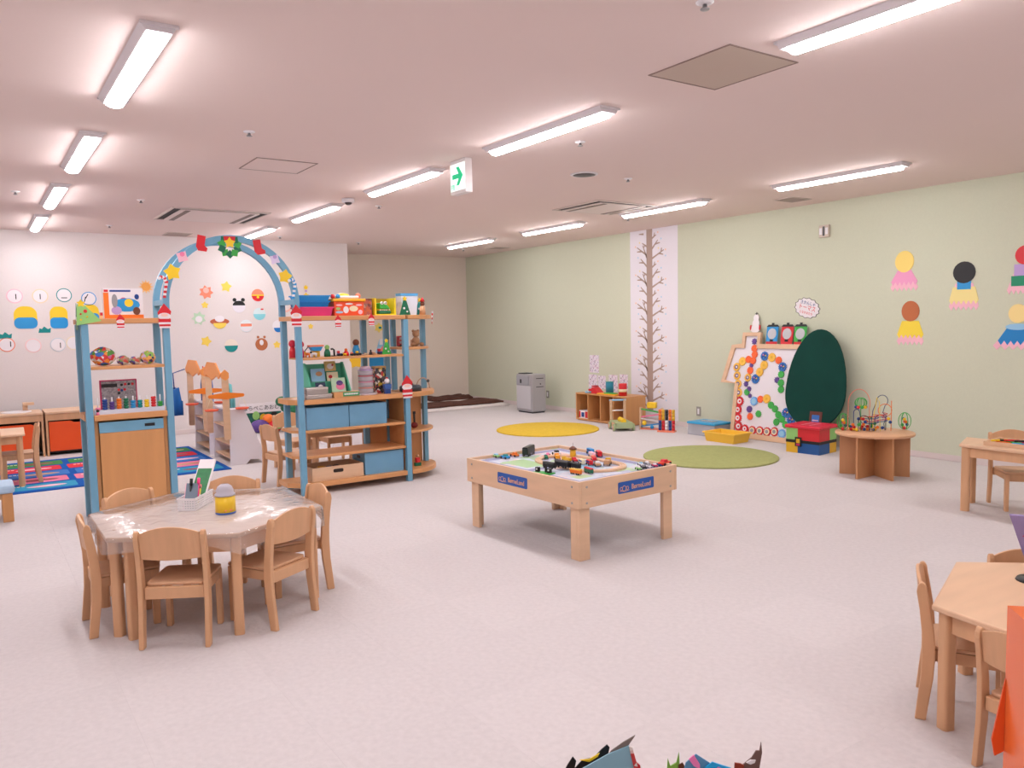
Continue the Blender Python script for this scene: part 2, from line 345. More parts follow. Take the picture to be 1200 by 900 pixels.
# painted tree strip
t = thing('tree_mural', 'white wallpaper strip printed with tall brown tree', 'mural', (XG-.0005, 7.82, 0))
obj('strip', MB().bb(-.0015, 0, -.45, .45, .062, CEIL), mat('strip_paper', (234, 229, 237), .8), t)
m_tr = mat('mural_trunk', (176, 152, 142), .8)
obj('trunk', MB().prism([(-.055, .17), (.055, .17), (.055, CEIL-.001), (-.055, CEIL-.001)], (-.0016, .07, 0), (0, -1, 0), (0, 0, 1), .001, (-1, 0, 0)), m_tr, t)
br = MB(); o_ = (-.0016, .07, 0)
def stroke(mb, a, b, w0, w1):
    dx, dy = b[0]-a[0], b[1]-a[1]; l = math.hypot(dx, dy); nx, ny = -dy/l, dx/l
    mb.prism([(a[0]-nx*w0, a[1]-ny*w0), (b[0]-nx*w1, b[1]-ny*w1), (b[0]+nx*w1, b[1]+ny*w1), (a[0]+nx*w0, a[1]+ny*w0)], o_, (0, -1, 0), (0, 0, 1), .001, (-1, 0, 0))
dots = [MB(), MB(), MB()]
for k in range(7):
    z = .30+k*.385
    for (a, b) in (((.05, 0), (.27, .10)), ((.18, .06), (.26, .04)), ((.22, .078), (.23, .13)), ((.05, .13), (.16, .24)), ((.11, .19), (.20, .20)), ((.05, .27), (.13, .31)), ((.09, .29), (.10, .34)),
                   ((-.05, .05), (-.24, .17)), ((-.15, .11), (-.24, .11)), ((-.05, .02), (-.13, .19)), ((-.05, .17), (-.14, .22)), ((-.09, .19), (-.11, .15)), ((-.05, -.10), (-.17, .01)), ((-.11, -.045), (-.20, -.04))):
        if z+b[1] < CEIL-.02: stroke(br, (a[0], z+a[1]), (b[0], z+b[1]), .013, .006)
    for q, (a, b) in enumerate(((.30, .10), (.22, .25), (.17, .13), (-.27, .18), (-.22, .03), (-.19, .23), (.16, .34), (.30, .02))):
        if z+b < CEIL-.03: dots[q % 3].prism(disc(a, z+b, .012, n=8), o_, (0, -1, 0), (0, 0, 1), .001, (-1, 0, 0))
obj('branches', br, m_tr, t)['kind'] = 'stuff'
for d, m in zip(dots, (pl('dot_orange', (250, 200, 160)), pl('dot_blue', (180, 214, 236)), pl('dot_yellow', (246, 226, 160)))): obj('printed_dots', d, m, t)['kind'] = 'stuff'
# ================================================================== CHAIRS AND TABLES
CM = {}
def chair_meshes():
    bl = MB()
    # back leg: curved board in the YZ plane, kicked out at the floor and leaning back at the top
    cen = [(-.150, 0, .038), (-.141, .08, .040), (-.130, .17, .043), (-.126, .26, .046), (-.130, .34, .042), (-.140, .42, .038), (-.152, .49, .036)]
    L = [(y-w_/2, z) for y, z, w_ in cen]; Rr = [(y+w_/2, z) for y, z, w_ in cen]
    top = [(-.152+.018*math.cos(a), .49+.04*math.sin(a)*.95) for a in [math.pi*i/6 for i in range(1, 6)]]
    bl.prism(L[::-1] + Rr + top, (-.011, 0, 0), (0, 1, 0), (0, 0, 1), .022, (1, 0, 0))
    CM['bleg'] = bl.mesh('leg', beech)
    CM['fleg'] = MB().prism([(-.016, 0), (.016, 0), (.019, .268), (-.019, .268)], (-.012, 0, 0), (0, 1, 0), (0, 0, 1), .024, (1, 0, 0)).mesh('leg', beech)
    st = MB().prism(rrect(-.128, -.115, .128, .152, .022), (0, 0, .270), (1, 0, 0), (0, 1, 0), .014, (0, 0, 1)); CM['seat'] = st.mesh('seat', mat('beech_seat', (220, 174, 138), .38, var=.07, scale=(12, 2.4, 12)))
    CM['rail'] = MB().bb(-.009, .009, -.11, .12, .225, .268).mesh('side_rail', beech)
    CM['apron'] = MB().bb(-.128, .128, -.012, .012, .215, .268).mesh('apron', beech)
    bk = MB(); n = 10; P = []
    for i in range(n+1):
        x = -.129+.258*i/n; c = 1-(x/.129)**2
        P.append((x, -.140-.014*c, .400-.006*c, .516+.030*c))
    V = []; fs = []
    for x, y, z0, z1 in P: V += [(x, y-.006, z0), (x, y+.006, z0), (x, y+.006-.016, z1), (x, y-.006-.016, z1)]
    for i in range(n):
        a = 4*i
        for j in range(4): fs.append((a+j, a+4+j, a+4+(j+1) % 4, a+(j+1) % 4))
    fs += [(3, 2, 1, 0), (4*n, 4*n+1, 4*n+2, 4*n+3)]
    CM['back'] = bk.add(V, fs).mesh('backrest', beech)
chair_meshes()
def chair(x, y, face, label, group, k=1.0):
    """face = direction (degrees from +X) the sitter looks; x,y = middle of the back legs on the floor"""
    rz = math.radians(face-90); t = thing('child_chair', label, 'chair', (x-math.sin(rz)*.15*k, y+math.cos(rz)*.15*k, 0), rz, group); t.scale = (k, k, k)
    for s in (-1, 1):
        obj('leg', CM['bleg'], parent=t, loc=(s*.142, 0, 0), bev=.004); obj('leg', CM['fleg'], parent=t, loc=(s*.116, .125, 0), bev=.003)
        obj('side_rail', CM['rail'], parent=t, loc=(s*.118, 0, 0))
    obj('apron', CM['apron'], parent=t, loc=(0, -.122, 0), bev=.003); obj('apron', CM['apron'], parent=t, loc=(0, .125, 0), bev=.003).scale = (.81, 1, 1)
    obj('seat', CM['seat'], parent=t, bev=.004); obj('backrest', CM['back'], parent=t, bev=.003)
    return t
def poly_table(name, label, verts, h, group=None, inset=.045, leg=.045, top_t=.022, topm=None):
    cx = sum(v[0] for v in verts)/len(verts); cy = sum(v[1] for v in verts)/len(verts); t = thing(name, label, 'table', (cx, cy, 0), group=group)
    V = [(a-cx, b-cy) for a, b in verts]; n = len(V)
    if sum(V[i][0]*V[(i+1) % n][1]-V[(i+1) % n][0]*V[i][1] for i in range(n)) < 0: V = V[::-1]
    obj('tabletop', MB().prism(V, (0, 0, h-top_t), (1, 0, 0), (0, 1, 0), top_t, (0, 0, 1)), topm or beech_h, t, bev=.006)
    C = []
    for i in range(n):
        p, a, b = Vector(V[i]), Vector(V[i-1]), Vector(V[(i+1) % n]); d = ((a-p).normalized()+(b-p).normalized()).normalized()
        s = abs((a-p).normalized().cross(d)); C.append(p+d*(inset/s))
    for i, c in enumerate(C):
        d = Vector(V[i]); an = math.atan2(d.y, d.x)
        obj('leg', MB().prism(rrect(-leg/2, -leg/2, leg/2, leg/2, leg*.28), (c.x, c.y, 0), (math.cos(an), math.sin(an), 0), (-math.sin(an), math.cos(an), 0), h-top_t, (0, 0, 1)), beech, t)
    for i in range(n):
        a, b = C[i], C[(i+1) % n]; d = (b-a); l = d.length; m = (a+b)/2; an = math.atan2(d.y, d.x)
        obj('apron', MB().box((m.x, m.y, h-top_t-.035), (l-leg, .018, .07), an), beech, t)
    return t
HC = (.945, 4.18); HR = .575
HV = [(HC[0]+HR*math.cos(math.radians(a)), HC[1]+HR*math.sin(math.radians(a))) for a in (90, 150, 210, 270, 330, 30)]
gap = Vector((math.cos(math.radians(120)), math.sin(math.radians(120))))*.0015
def sh_(v, s): return (v[0]+gap.x*s, v[1]+gap.y*s)
poly_table('trapezoid_table', 'beech half-hexagon table under clear vinyl, half nearer the cabinet door', [sh_(HV[0], 1), sh_(HV[1], 1), sh_(HV[2], 1), sh_(HV[5], 1)], .48, 'half tables joined into a hexagon')
poly_table('trapezoid_table', 'beech half-hexagon table under clear vinyl, half nearer the open carpet', [sh_(HV[2], -1), sh_(HV[3], -1), sh_(HV[4], -1), sh_(HV[5], -1)], .48, 'half tables joined into a hexagon')
# clear vinyl cover lying on both halves, draped over the edge
vm = bpy.data.materials.new('clear_vinyl'); vm.use_nodes = True; MATS['clear_vinyl'] = vm
nt = vm.node_tree; nt.nodes.clear(); o1 = nt.nodes.new('ShaderNodeOutputMaterial'); tr = nt.nodes.new('ShaderNodeBsdfTransparent'); gl = nt.nodes.new('ShaderNodeBsdfGlossy'); df = nt.nodes.new('ShaderNodeBsdfDiffuse')
mx1 = nt.nodes.new('ShaderNodeMixShader'); mx2 = nt.nodes.new('ShaderNodeMixShader'); fr = nt.nodes.new('ShaderNodeFresnel'); fr.inputs['IOR'].default_value = 1.5
gl.inputs['Roughness'].default_value = .12; df.inputs['Color'].default_value = (1, .91, .88, 1); mx1.inputs[0].default_value = .50
no = nt.nodes.new('ShaderNodeTexNoise'); no.inputs['Scale'].default_value = 9; no.inputs['Detail'].default_value = 3; no.inputs['Distortion'].default_value = 1.2; bp = nt.nodes.new('ShaderNodeBump'); bp.inputs['Strength'].default_value = .35; bp.inputs['Distance'].default_value = .02
nt.links.new(no.outputs['Fac'], bp.inputs['Height']); nt.links.new(bp.outputs[0], gl.inputs['Normal']); nt.links.new(bp.outputs[0], fr.inputs['Normal'])
nt.links.new(tr.outputs[0], mx1.inputs[1]); nt.links.new(df.outputs[0], mx1.inputs[2]); nt.links.new(fr.outputs[0], mx2.inputs[0]); nt.links.new(mx1.outputs[0], mx2.inputs[1]); nt.links.new(gl.outputs[0], mx2.inputs[2]); nt.links.new(mx2.outputs[0], o1.inputs[0])
vm2 = vm.copy(); vm2.name = 'clear_vinyl_drape'; [n_ for n_ in vm2.node_tree.nodes if n_.type == 'MIX_SHADER'][0].inputs[0].default_value = .2
V = []; fs = []; N = 72
def hexr(a, r):
    q = (a-30) % 60-30; return r*math.cos(math.radians(30))/math.cos(math.radians(q))
for k, (r, z) in enumerate(((.0, .4815), (.3, .4815), (.576, .4815), (.583, .476), (.589, .45), (.592, .42))):
    for i in range(N):
        a = 360*i/N; rr = hexr(a+0, r); wv = 0 if k < 4 else .006*math.sin(i*1.9)+.004*math.sin(i*3.1)
        dz = 0 if k < 5 else .018*math.sin(i*.7)+.03*max(0, math.cos(math.radians(6*(a-30))))
        V.append((rr*math.cos(math.radians(a))*(1+wv), rr*math.sin(math.radians(a))*(1+wv), z-dz))
fs = [(k*N+i, k*N+(i+1) % N, (k+1)*N+(i+1) % N, (k+1)*N+i) for k in range(5) for i in range(N)]
tc = obj('vinyl_tablecloth', MB().add([(x, y, z) for x, y, z in V], [f[::-1] for f in fs], True), [vm, vm2], loc=(HC[0], HC[1], 0)); tc.data.polygons.foreach_set('material_index', [0 if i < 2*N else 1 for i in range(5*N)]); tag(tc, 'clear crinkled vinyl cover draped over the hexagonal table', 'tablecloth')
gx = 'chairs around the hexagonal table'
def hexchair(a, out, side, label):
    r = math.radians(a); d = Vector((math.cos(r), math.sin(r))); s = Vector((-d.y, d.x)); p = Vector(HC)+d*(HR*.866+out)+s*side
    return chair(p.x, p.y, a+180, label, gx)
hexchair(240, .085, .02, 'small beech chair with its back to the open floor, seat under hexagon')
hexchair(300, .085, -.03, 'small beech chair pushed in at hexagon side facing the train table')
hexchair(0, .075, -.045, 'small beech chair at hexagon side nearest the shelf boxes, edge-on')
hexchair(180, .06, .03, 'small beech chair at the far end of the hexagon, edge-on, by cabinet side')
hexchair(120, .075, .0, 'small beech chair tucked between hexagon table and cabinet door')
hexchair(60, .07, .02, 'small beech chair tucked behind the basket, back towards the arch')
# toddler table near the orange stand
n4 = [(2.614, 1.363), (3.147, 1.551)]
e = Vector(n4[1])-Vector(n4[0]); l = e.length; e.normalize(); q = Vector((e.y, -e.x))
a_ = Vector(n4[0])+(-e*.5+q*.866)*l; b_ = Vector(n4[1])+(e*.5+q*.866)*l
TN = poly_table('trapezoid_table', 'bare beech half-hexagon table beside the orange stand', [tuple(a_), n4[0], n4[1], tuple(b_)], .43)
gx = 'chairs around the bare table'
def dirdeg(v): return math.degrees(math.atan2(v.y, v.x))
nl = Vector((-e.y, e.x)); ml = (Vector(n4[0])+Vector(n4[1]))/2
sd = (Vector(n4[0])+a_)/2; nd = Vector((-(Vector(n4[0])-a_).y, (Vector(n4[0])-a_).x)).normalized()
if nd.dot(sd-(a_+b_)/2) < 0: nd = -nd
chair(2.765, 1.475, -62, 'small beech chair at the short edge of the bare table, edge-on leg', gx, .92)
chair(2.485, 1.04, dirdeg(-nd)+0, 'small beech chair half hidden behind the orange stand', gx, .84)
rb = (Vector(n4[1])+b_)/2; nr = Vector(((b_-Vector(n4[1])).y, -(b_-Vector(n4[1])).x)).normalized()
if nr.dot(rb-(a_+b_)/2) < 0: nr = -nr
pr = rb+nr*.07; chair(pr.x+.0, pr.y+.0, dirdeg(-nr), 'small beech chair showing only its back top beyond the bare table', gx, .84)
# desk by the green wall
poly_table('children_desk', 'plain beech children desk with pencil tray near green wall', [(5.75, 1.55), (6.12, 1.55), (6.12, 2.96), (5.75, 2.83)], .48, inset=.042, leg=.056)
chair(6.265, 2.71, 222, 'small beech chair askew under the desk by the green wall', 'chairs at the desk')
# tray with pens on the desk
p = zp(1172, 518, .48)
t = thing('pencil_tray', 'low wooden tray of coloured markers on the desk', 'tray', (5.945, 2.53, .4805), .05)
obj('tray', MB().bb(-.13, .13, -.17, .17, 0, .012).bb(-.13, -.12, -.17, .17, .012, .03).bb(.12, .13, -.17, .17, .012, .03).bb(-.12, .12, -.17, -.16, .012, .03).bb(-.12, .12, .16, .17, .012, .03), ply, t)
for k, (m, y) in enumerate(((orange, .10), (green, .04), (magenta, -.01), (sky, -.06), (red, .07), (black, -.03), (yellow, .13), (navy, -.11))):
    mk = thing('marker_pen', ['orange', 'green', 'dark pink', 'sky blue', 'red black-capped', 'black', 'yellow', 'navy'][k]+' marker pen lying in the wooden tray', 'pen', (5.945+(k % 3-1)*.035, 2.53+y*.8, .4935+.0065+(.0 if k < 4 else .013)), 1.2+.25*k, 'markers in the desk tray')
    obj('barrel', MB().cyl((-.06, 0, 0), (.035, 0, 0), .0065, n=8), m, mk); obj('cap', MB().cyl((.035, 0, 0), (.065, 0, 0), .0070, n=8), black if k == 4 else m, mk)
p = zp(1193, 523, .48)
bk = thing('card_book', 'thin blue card lying flat on the desk beside tray', 'card', (5.90, 2.22, .4805), .3)
obj('card', MB().bb(-.09, .09, -.12, .12, 0, .004), lblue, bk); obj('print', MB().bb(-.06, .05, -.08, .08, .0041, .0046), sky, bk)
# low table in the play-kitchen corner, stool with blue top
poly_table('trapezoid_table', 'pale beech table standing on the patterned rug', [(-.6, 8.35), (.36, 8.35), (.38, 8.95), (-.6, 8.95)], .48).location.z = .012
chair(.02, 8.26, 90, 'small beech chair facing the rug table, seen from behind', 'chairs on the rug', 1.0).location.z = .012
chair(.47, 8.64, 180, 'small beech chair at the end of rug table, seen edge-on', 'chairs on the rug', 1.0).location.z = .012
t = thing('low_bench', 'wooden stool with pale blue seat pad', 'stool', (-.15, 7.05, 0))
obj('seat_pad', MB().bb(-.36, .36, -.17, .17, .215, .275), pl('pale_blue_pad', (178, 206, 232), .5), t, bev=.02)
for x in (-.30, .31):
    for y in (-.12, .12): obj('leg', MB().bb(x-.035, x+.035, y-.03, y+.03, 0, .215), doorw, t, bev=.004)
obj('apron', MB().bb(-.265, .275, -.13, -.11, .17, .214), beech, t); obj('apron', MB().bb(-.265, .275, .11, .13, .17, .214), beech, t)
# table and chairs behind the blue shelf
poly_table('trapezoid_table', 'beech table standing behind the blue toy shelf', [(2.42, 6.95), (3.62, 6.95), (3.30, 7.55), (2.72, 7.55)], .48)
gx = 'chairs behind the blue shelf'
chair(2.15, 7.02, 10, 'small beech chair left of the table behind shelf, in the arch', gx)
chair(2.60, 7.90, 285, 'small beech chair at far side of table behind shelf, under blue box', gx)
chair(3.05, 7.90, 270, 'small beech chair at far side of table behind shelf, nearer blankets', gx)
# ================================================================== BLUE ARCH SHELVES
YA, YB = 6.40, 6.70; PW = .048
def post(t, x, y, z0, z1, w_=PW): return obj('post', MB().bb(x-w_/2, x+w_/2, y-w_/2, y+w_/2, z0, z1), blue, t, bev=.005)
def shelfboard(t, x0, x1, z, th, name='shelf_board', ch=.09, left=True, right=True, front=YA-.035, back=YB+.03):
    P = [(x0+(ch if left else 0), front), (x1-(ch if right else 0), front)]
    if right: P += [(x1, front+ch)]
    P += [(x1, back), (x0, back)]
    if left: P += [(x0, front+ch)]
    return obj(name, MB().prism(P, (0, 0, z-th), (1, 0, 0), (0, 1, 0), th, (0, 0, 1)), board, t, bev=.004)
# left unit (posts stand just in front of / behind the boards at the corners)
t = thing('toy_shelf', 'blue and wood shelf unit with closed cabinet door below', 'shelf', (.94, 6.55, 0)); t0 = t
def L(mb, name, m, par=None, bev=0, label=None): return obj(name, mb, m, par or t, bev=bev, label=label)
def shift(t): 
    for c in t.children_recursive:
        if c.parent == t: c.location = c.location-Vector(t.location)
for x in (.675, 1.215):
    post(t, x, YA-.03, 0, 1.45); post(t, x, YB+.03, 0, 1.45)
def iboard(x0, x1, z, th, y0, y1, name='shelf_board'): return L(MB().bb(x0, x1, y0, y1, z-th, z), name, board, bev=.004)
iboard(.645, 1.245, 1.488, .036, YA-.06, YB+.06, 'top_board')
iboard(.70, 1.19, 1.145, .022, YA-.05, YB+.05)
iboard(.70, 1.19, .798, .042, YA-.065, YB+.06, 'counter_board')
L(MB().bb(.645, .70, YA-.005, YB+.005, .756, .798).bb(1.19, 1.245, YA-.005, YB+.005, .756, .798), 'counter_end', board)
iboard(.70, 1.19, .13, .03, YA-.05, YB+.05)
cab = L(MB().bb(.702, .725, YA-.03, YB+.04, .13, .755).bb(1.165, 1.188, YA-.03, YB+.04, .13, .755).bb(.725, 1.165, YB+.02, YB+.04, .13, .755), 'cabinet_body', doorw)
d = L(MB().bb(.73, 1.16, YA-.05, YA-.03, .135, .665), 'door', doorw, bev=.002)
L(MB().bb(.73, 1.16, YA-.052, YA-.03, .667, .742), 'door_rail', blue, d, label='blue upper door rail'); L(MB().bb(1.03, 1.10, YA-.0535, YA-.0515, .692, .714), 'handle_slot', black, d)
shift(t)
# right unit
t = thing('toy_shelf', 'long open blue and wood toy shelf full of toys', 'shelf', (2.7, 6.55, 0)); t1 = t
for x in (2.225, 3.195): post(t, x, YA-.03, 0, 1.45)
for x in (2.225, 2.955, 3.18): post(t, x, YB+.03, 0, 1.45)
iboard(2.195, 3.19, 1.488, .036, YA-.06, YB+.06, 'top_board')
iboard(2.25, 3.165, 1.145, .020, YA-.05, YB+.0)
iboard(2.25, 3.165, .798, .042, YA-.065, YB+.0, 'counter_board')
L(MB().prism([(2.14, YA+.05), (2.25, YA-.06), (2.25, YB+.0), (2.14, YB+.0)], (0, 0, .756), (1, 0, 0), (0, 1, 0), .042, (0, 0, 1)), 'counter_end', board)
for z in (.54, .325): iboard(2.25, 3.165, z, .022, YA-.05, YB+.0); L(MB().prism([(2.16, YA+.06), (2.25, YA-.04), (2.25, YB+.0), (2.16, YB+.0)], (0, 0, z-.022), (1, 0, 0), (0, 1, 0), .022, (0, 0, 1)), 'shelf_end', board)
iboard(2.25, 3.165, .10, .04, YA-.065, YB+.0, 'bottom_board'); L(MB().prism([(2.12, YA+.08), (2.25, YA-.06), (2.25, YB+.0), (2.12, YB+.0)], (0, 0, .06), (1, 0, 0), (0, 1, 0), .04, (0, 0, 1)), 'shelf_end', board)
L(MB().bb(3.172, 3.188, YA+.0, YB-.0, .10, .755), 'side_panel', doorw)
L(MB().bb(2.985, 3.150, YB+.01, YB+.03, .10, .755), 'back_panel', doorw)
shift(t)
# quarter-round end unit
t = thing('corner_shelf', 'quarter-round end shelf joined to the long blue shelf', 'shelf', (3.4, 6.6, 0))
CX, CY, RQ = 3.222, 6.745, .39
for x, y in ((3.545, 6.70), (3.255, 6.735)): post(t, x, y, 0, 1.45, .044)
def qboard(z, th, r=RQ, name='shelf_board'):
    P = [(CX, CY)] + [(CX+r*math.cos(math.radians(a)), CY+r*math.sin(math.radians(a))) for a in range(-90, 1, 9)]
    L(MB().prism(P, (0, 0, z-th), (1, 0, 0), (0, 1, 0), th, (0, 0, 1)), name, board, bev=.004)
for z, th, r in ((1.488, .036, .39), (1.20, .022, .36), (.798, .042, .40), (.45, .022, .38), (.10, .04, .40)): qboard(z, th, r)
L(MB().bb(3.28, 3.52, 6.725, 6.742, .102, .755), 'back_panel', doorw)
shift(t)
# arches
t = thing('arch', 'blue double hoop arch joining the two shelf units', 'arch', (1.72, 6.55, 1.49))
def hoop(y, name):
    cx, z0, rx, w_, d_ = 1.72, 1.6, .497, .046, .042; P = []
    for a, r in ([(180-180*i/28, rx+w_/2) for i in range(29)] + [(180*i/28, rx-w_/2) for i in range(29)]):
        P.append((cx+r*math.cos(math.radians(a)), z0+r*math.sin(math.radians(a))))
    mb = MB(); n = 29
    for i in range(n-1):
        q = [P[i], P[i+1], P[2*n-2-i], P[2*n-1-i]]
        mb.prism(q, (0, y-d_/2, 0), (1, 0, 0), (0, 0, 1), d_, (0, 1, 0))
    for s in (-1, 1): mb.bb(cx+s*rx-w_/2, cx+s*rx+w_/2, y-d_/2, y+d_/2, 1.49, 1.6)
    bm = bmesh.new(); me = mb.mesh(name, blue); bm.from_mesh(me); bmesh.ops.remove_doubles(bm, verts=bm.verts, dist=1e-4)
    dup = [f for f in bm.faces if all(len(e.link_faces) > 2 for e in f.edges) and False]
    bm.to_mesh(me); bm.free(); return obj(name, me, parent=t)
hoop(YA-.03, 'hoop'); hoop(YB+.03, 'hoop')
for x in (1.72-.497, 1.72+.497): L(MB().bb(x-.02, x+.02, YA-.008, YB+.008, 1.585, 1.625), 'crossbar', blue)
L(MB().bb(1.70, 1.74, YA-.008, YB+.008, 2.082, 2.112), 'crossbar', blue)
shift(t)
# ---- cut-paper decorations on the arch and shelves
def deco(name, label, o, lay, mats, cat='decoration', group='paper decorations on the arch', u=UW, v=VW, n=NW):
    ob = obj(name, layers(MB(), (0, 0, 0), u, v, n, lay), mats, loc=o); return tag(ob, label, cat, group)
YD = YA-.0525
def on_arch(px, py): p = yp(px, py, YD); return (p.x, YD, p.z)
def rot2(P, a, dx=0, dy=0):
    c, s = math.cos(math.radians(a)), math.sin(math.radians(a)); return [(x*c-y*s+dx, x*s+y*c+dy) for x, y in P]
stocking = [(-.03, .06), (.03, .06), (.03, -.01), (.055, -.03), (.05, -.055), (-.01, -.058), (-.03, -.03)]
deco('paper_stocking', 'red paper stocking left of the arch wreath', on_arch(235, 285), [(0, rot2(stocking, -10))], [red])
deco('paper_stocking', 'red paper stocking right of the arch wreath', on_arch(302, 290), [(0, rot2(stocking, 8))], [red])
deco('paper_angel', 'pale pink paper cutout high on the arch above the yellow star', on_arch(213.5, 301), [(0, star(0, 0, .05, .032, 4, 60)), (1, disc(0, .02, .018))], [lpink, pink])
deco('paper_angel', 'pale lilac paper cutout on the arch beside red stocking', on_arch(322, 304), [(0, star(0, 0, .048, .03, 4, 60)), (1, disc(0, .02, .016))], [pl('pale_lilac', (220, 205, 235)), lilac])
deco('paper_star', 'yellow paper star on the arch above the candy cane', on_arch(202, 319), [(0, star(0, 0, .065, .042, 5, 100))], [yellow])
deco('paper_star', 'yellow paper star on the arch above the blue trays', on_arch(334, 324), [(0, star(0, 0, .06, .04, 5, 80))], [yellow])
for px, py, lb, m2 in ((192, 338, 'red and white paper candy cane on the arch', red), (343, 340, 'blue and white paper candy cane on the arch', sky)):
    lay = []
    for k in range(7): lay.append((k % 2, rect(-.010+.003*k, -.07+.018*k, .012+.003*k, -.052+.018*k)))
    for k in range(5): lay.append(((k+1) % 2, disc(-.012+.022*math.cos(math.radians(36*k)), .062+.022*math.sin(math.radians(36*k)), .012, n=8)))
    deco('paper_candy_cane', lb, on_arch(px, py), lay, [m2, paper])
# wreath: top-level thing with leaf parts
o = on_arch(269, 287); t = thing('paper_wreath', 'green paper wreath with yellow star and red bow atop arch', 'wreath', o)
for k in range(9):
    a = 130+k*35; x, z = .062*math.cos(math.radians(a)), -.01+.062*math.sin(math.radians(a))
    obj('leaf', MB().prism(star(0, 0, .034, .024, 4, a), (x, 0, z), UW, VW, .003+.001*(k % 3), NW), green if k % 2 else dgreen, t)
obj('bow', MB().prism([(-.045, .065), (.045, .065), (.04, .03), (-.04, .03)], (0, -.004, 0), UW, VW, .002, NW), red, t)
obj('star', MB().prism(star(0, .015, .045, .027), (0, -.0065, 0), UW, VW, .002, NW), yellow, t)
def santa(label, o, s, hat=True, legs=True):
    lay = [(0, [(-.055*s, .02*s), (.0, .10*s), (.058*s, .03*s), (.05*s, .0), (-.05*s, .0)]), (1, disc(0, -.012*s, .052*s, .03*s)), (2, disc(0, -.002*s, .03*s, .014*s)), (0, rect(-.05*s, -.065*s, .05*s, -.035*s)), (1, rect(-.05*s, -.082*s, .05*s, -.064*s)), (0, rect(-.045*s, -.10*s, .045*s, -.082*s)), (1, rect(-.045*s, -.115*s, .045*s, -.10*s))]
    return deco('paper_santa', label, o, lay, [red, paper, skin], group='paper santas on the shelf fronts')
santa('paper santa with tall red hat on the arch base above cabinet unit', tuple(yp(192.5, 369, YA-.0625)), .85)
santa('paper santa with tall red hat on the arch base beside pink tray', tuple(yp(347, 369, YA-.0625)), .85)
p = yp(477, 452, YA-.067); santa('paper santa with stripes on the post above the blue boxes', (p.x, YA-.067, p.z), .95)
for px, py, lb in ((141, 376, 'tiny paper santa with blue trousers hanging from the left top board'), (396, 376, 'tiny paper santa on the top board below orange toy'), (435, 374, 'tiny paper santa on the top board below green crocodile')):
    p = yp(px, py, YA-.063); ob = santa(lb, (p.x, YA-.063, p.z), .5)
p = zp(497, 376, 1.49); deco('paper_candy_cane', 'red and white paper cane at the rounded shelf end', (3.60, 6.61, 1.455), [(k % 2, rect(-.02+.004*k, -.05+.02*k, .006+.004*k, -.03+.02*k)) for k in range(6)], [red, paper], group='paper decorations on the shelf', u=(.6, .8, 0), n=(.8, -.6, 0))
# paper tree at the left end
p = yp(100, 368, YA-.063); deco('paper_tree', 'light green paper Christmas tree at the left shelf corner', (p.x, YA-.063, p.z), [(0, [(-.06, -.08), (.10, -.05), (.0, .06), (-.05, .07)]), (1, star(-.025, .075, .03)), (2, disc(.0, .02, .012)), (3, disc(.01, -.02, .006)), (3, disc(-.03, -.04, .006)), (2, disc(-.03, .0, .006))], [lgreen, yellow, red, yellow], group='paper trees on the shelves')
deco('paper_tree', 'dark green folded paper tree at the left shelf end', (.638, YA+.03, 1.44), [(0, [(-.085, -.03), (.08, -.03), (.02, .16)]), (1, disc(.01, .04, .022)), (2, disc(.015, .048, .014))], [dgreen, red, paper], group='paper trees on the shelves', u=(0, -1, 0), n=(-1, 0, 0))
# ================================================================== TRAIN PLAY TABLE
PT = (3.235, 4.115); PA = math.radians(3.0)
t = thing('train_table', 'low pale wood train play table with blue brand plates', 'table', (PT[0], PT[1], 0), PA)
a, b = .42, .575; ZT = .462
for s in (-1, 1):
    obj('side_panel', MB().bb(s*a, s*(a-.02), -b, b, .315, .475), ply, t, bev=.002)
    obj('side_panel', MB().bb(-a+.0205, a-.0205, s*b, s*(b-.02), .315, .475), ply, t, bev=.002)
    for q in (-1, 1):
        lg = obj('leg', MB().bb(s*(a-.021), s*(a-.101), q*(b-.021), q*(b-.045), 0, .445), ply, t, bev=.002)
        obj('leg_return', MB().bb(s*(a-.021), s*(a-.045), q*(b-.0455), q*(b-.101), 0, .445), ply, lg, bev=.002)
        for z in (.345, .44):
            obj('bolt', MB().cyl((s*(a-.06), q*(b+.0002), z), (s*(a-.06), q*(b+.003), z), .007, n=10), steel, t); obj('bolt', MB().cyl((s*(a+.0002), q*(b-.06), z), (s*(a+.003), q*(b-.06), z), .007, n=10), steel, t)
m_map = motley('printed_play_mat', [(186, 192, 214), (204, 208, 224), (170, 200, 160), (206, 212, 228), (176, 182, 208), (226, 206, 206), (198, 212, 226), (212, 212, 224)], 16, .5)
obj('play_mat', MB().bb(-a+.021, a-.021, -b+.021, b-.021, .447, .455), m_map, t)
rd = MB()
m_road = pl('printed_road', (150, 152, 190), .6)
for (x0, x1, y0, y1) in ((-.38, .38, -.53, -.47), (-.38, .38, .47, .53), (-.38, -.32, -.47, .47), (.32, .38, -.47, .47), (-.32, .32, -.03, .03)): obj('printed_road', MB().bb(x0, x1, y0, y1, .4551, .4556), m_road, t)
for (x0, x1, y0, y1, m) in ((-.28, -.16, -.42, -.34, pl('mat_green2', (186, 210, 160))), (.05, .2, -.42, -.36, pl('mat_green2', (186, 210, 160))), (-.28, -.1, .08, .36, pl('mat_green', (168, 205, 150))), (.08, .28, .1, .4, pl('mat_pink', (232, 190, 186))), (-.1, .12, -.22, -.08, lblue)): obj('printed_field', MB().bb(x0, x1, y0, y1, .4551, .4555), m, t)
m_plate = pl('brand_plate_blue', (24, 84, 170), .35); m_let = pl('brand_letters', (246, 180, 120), .4)
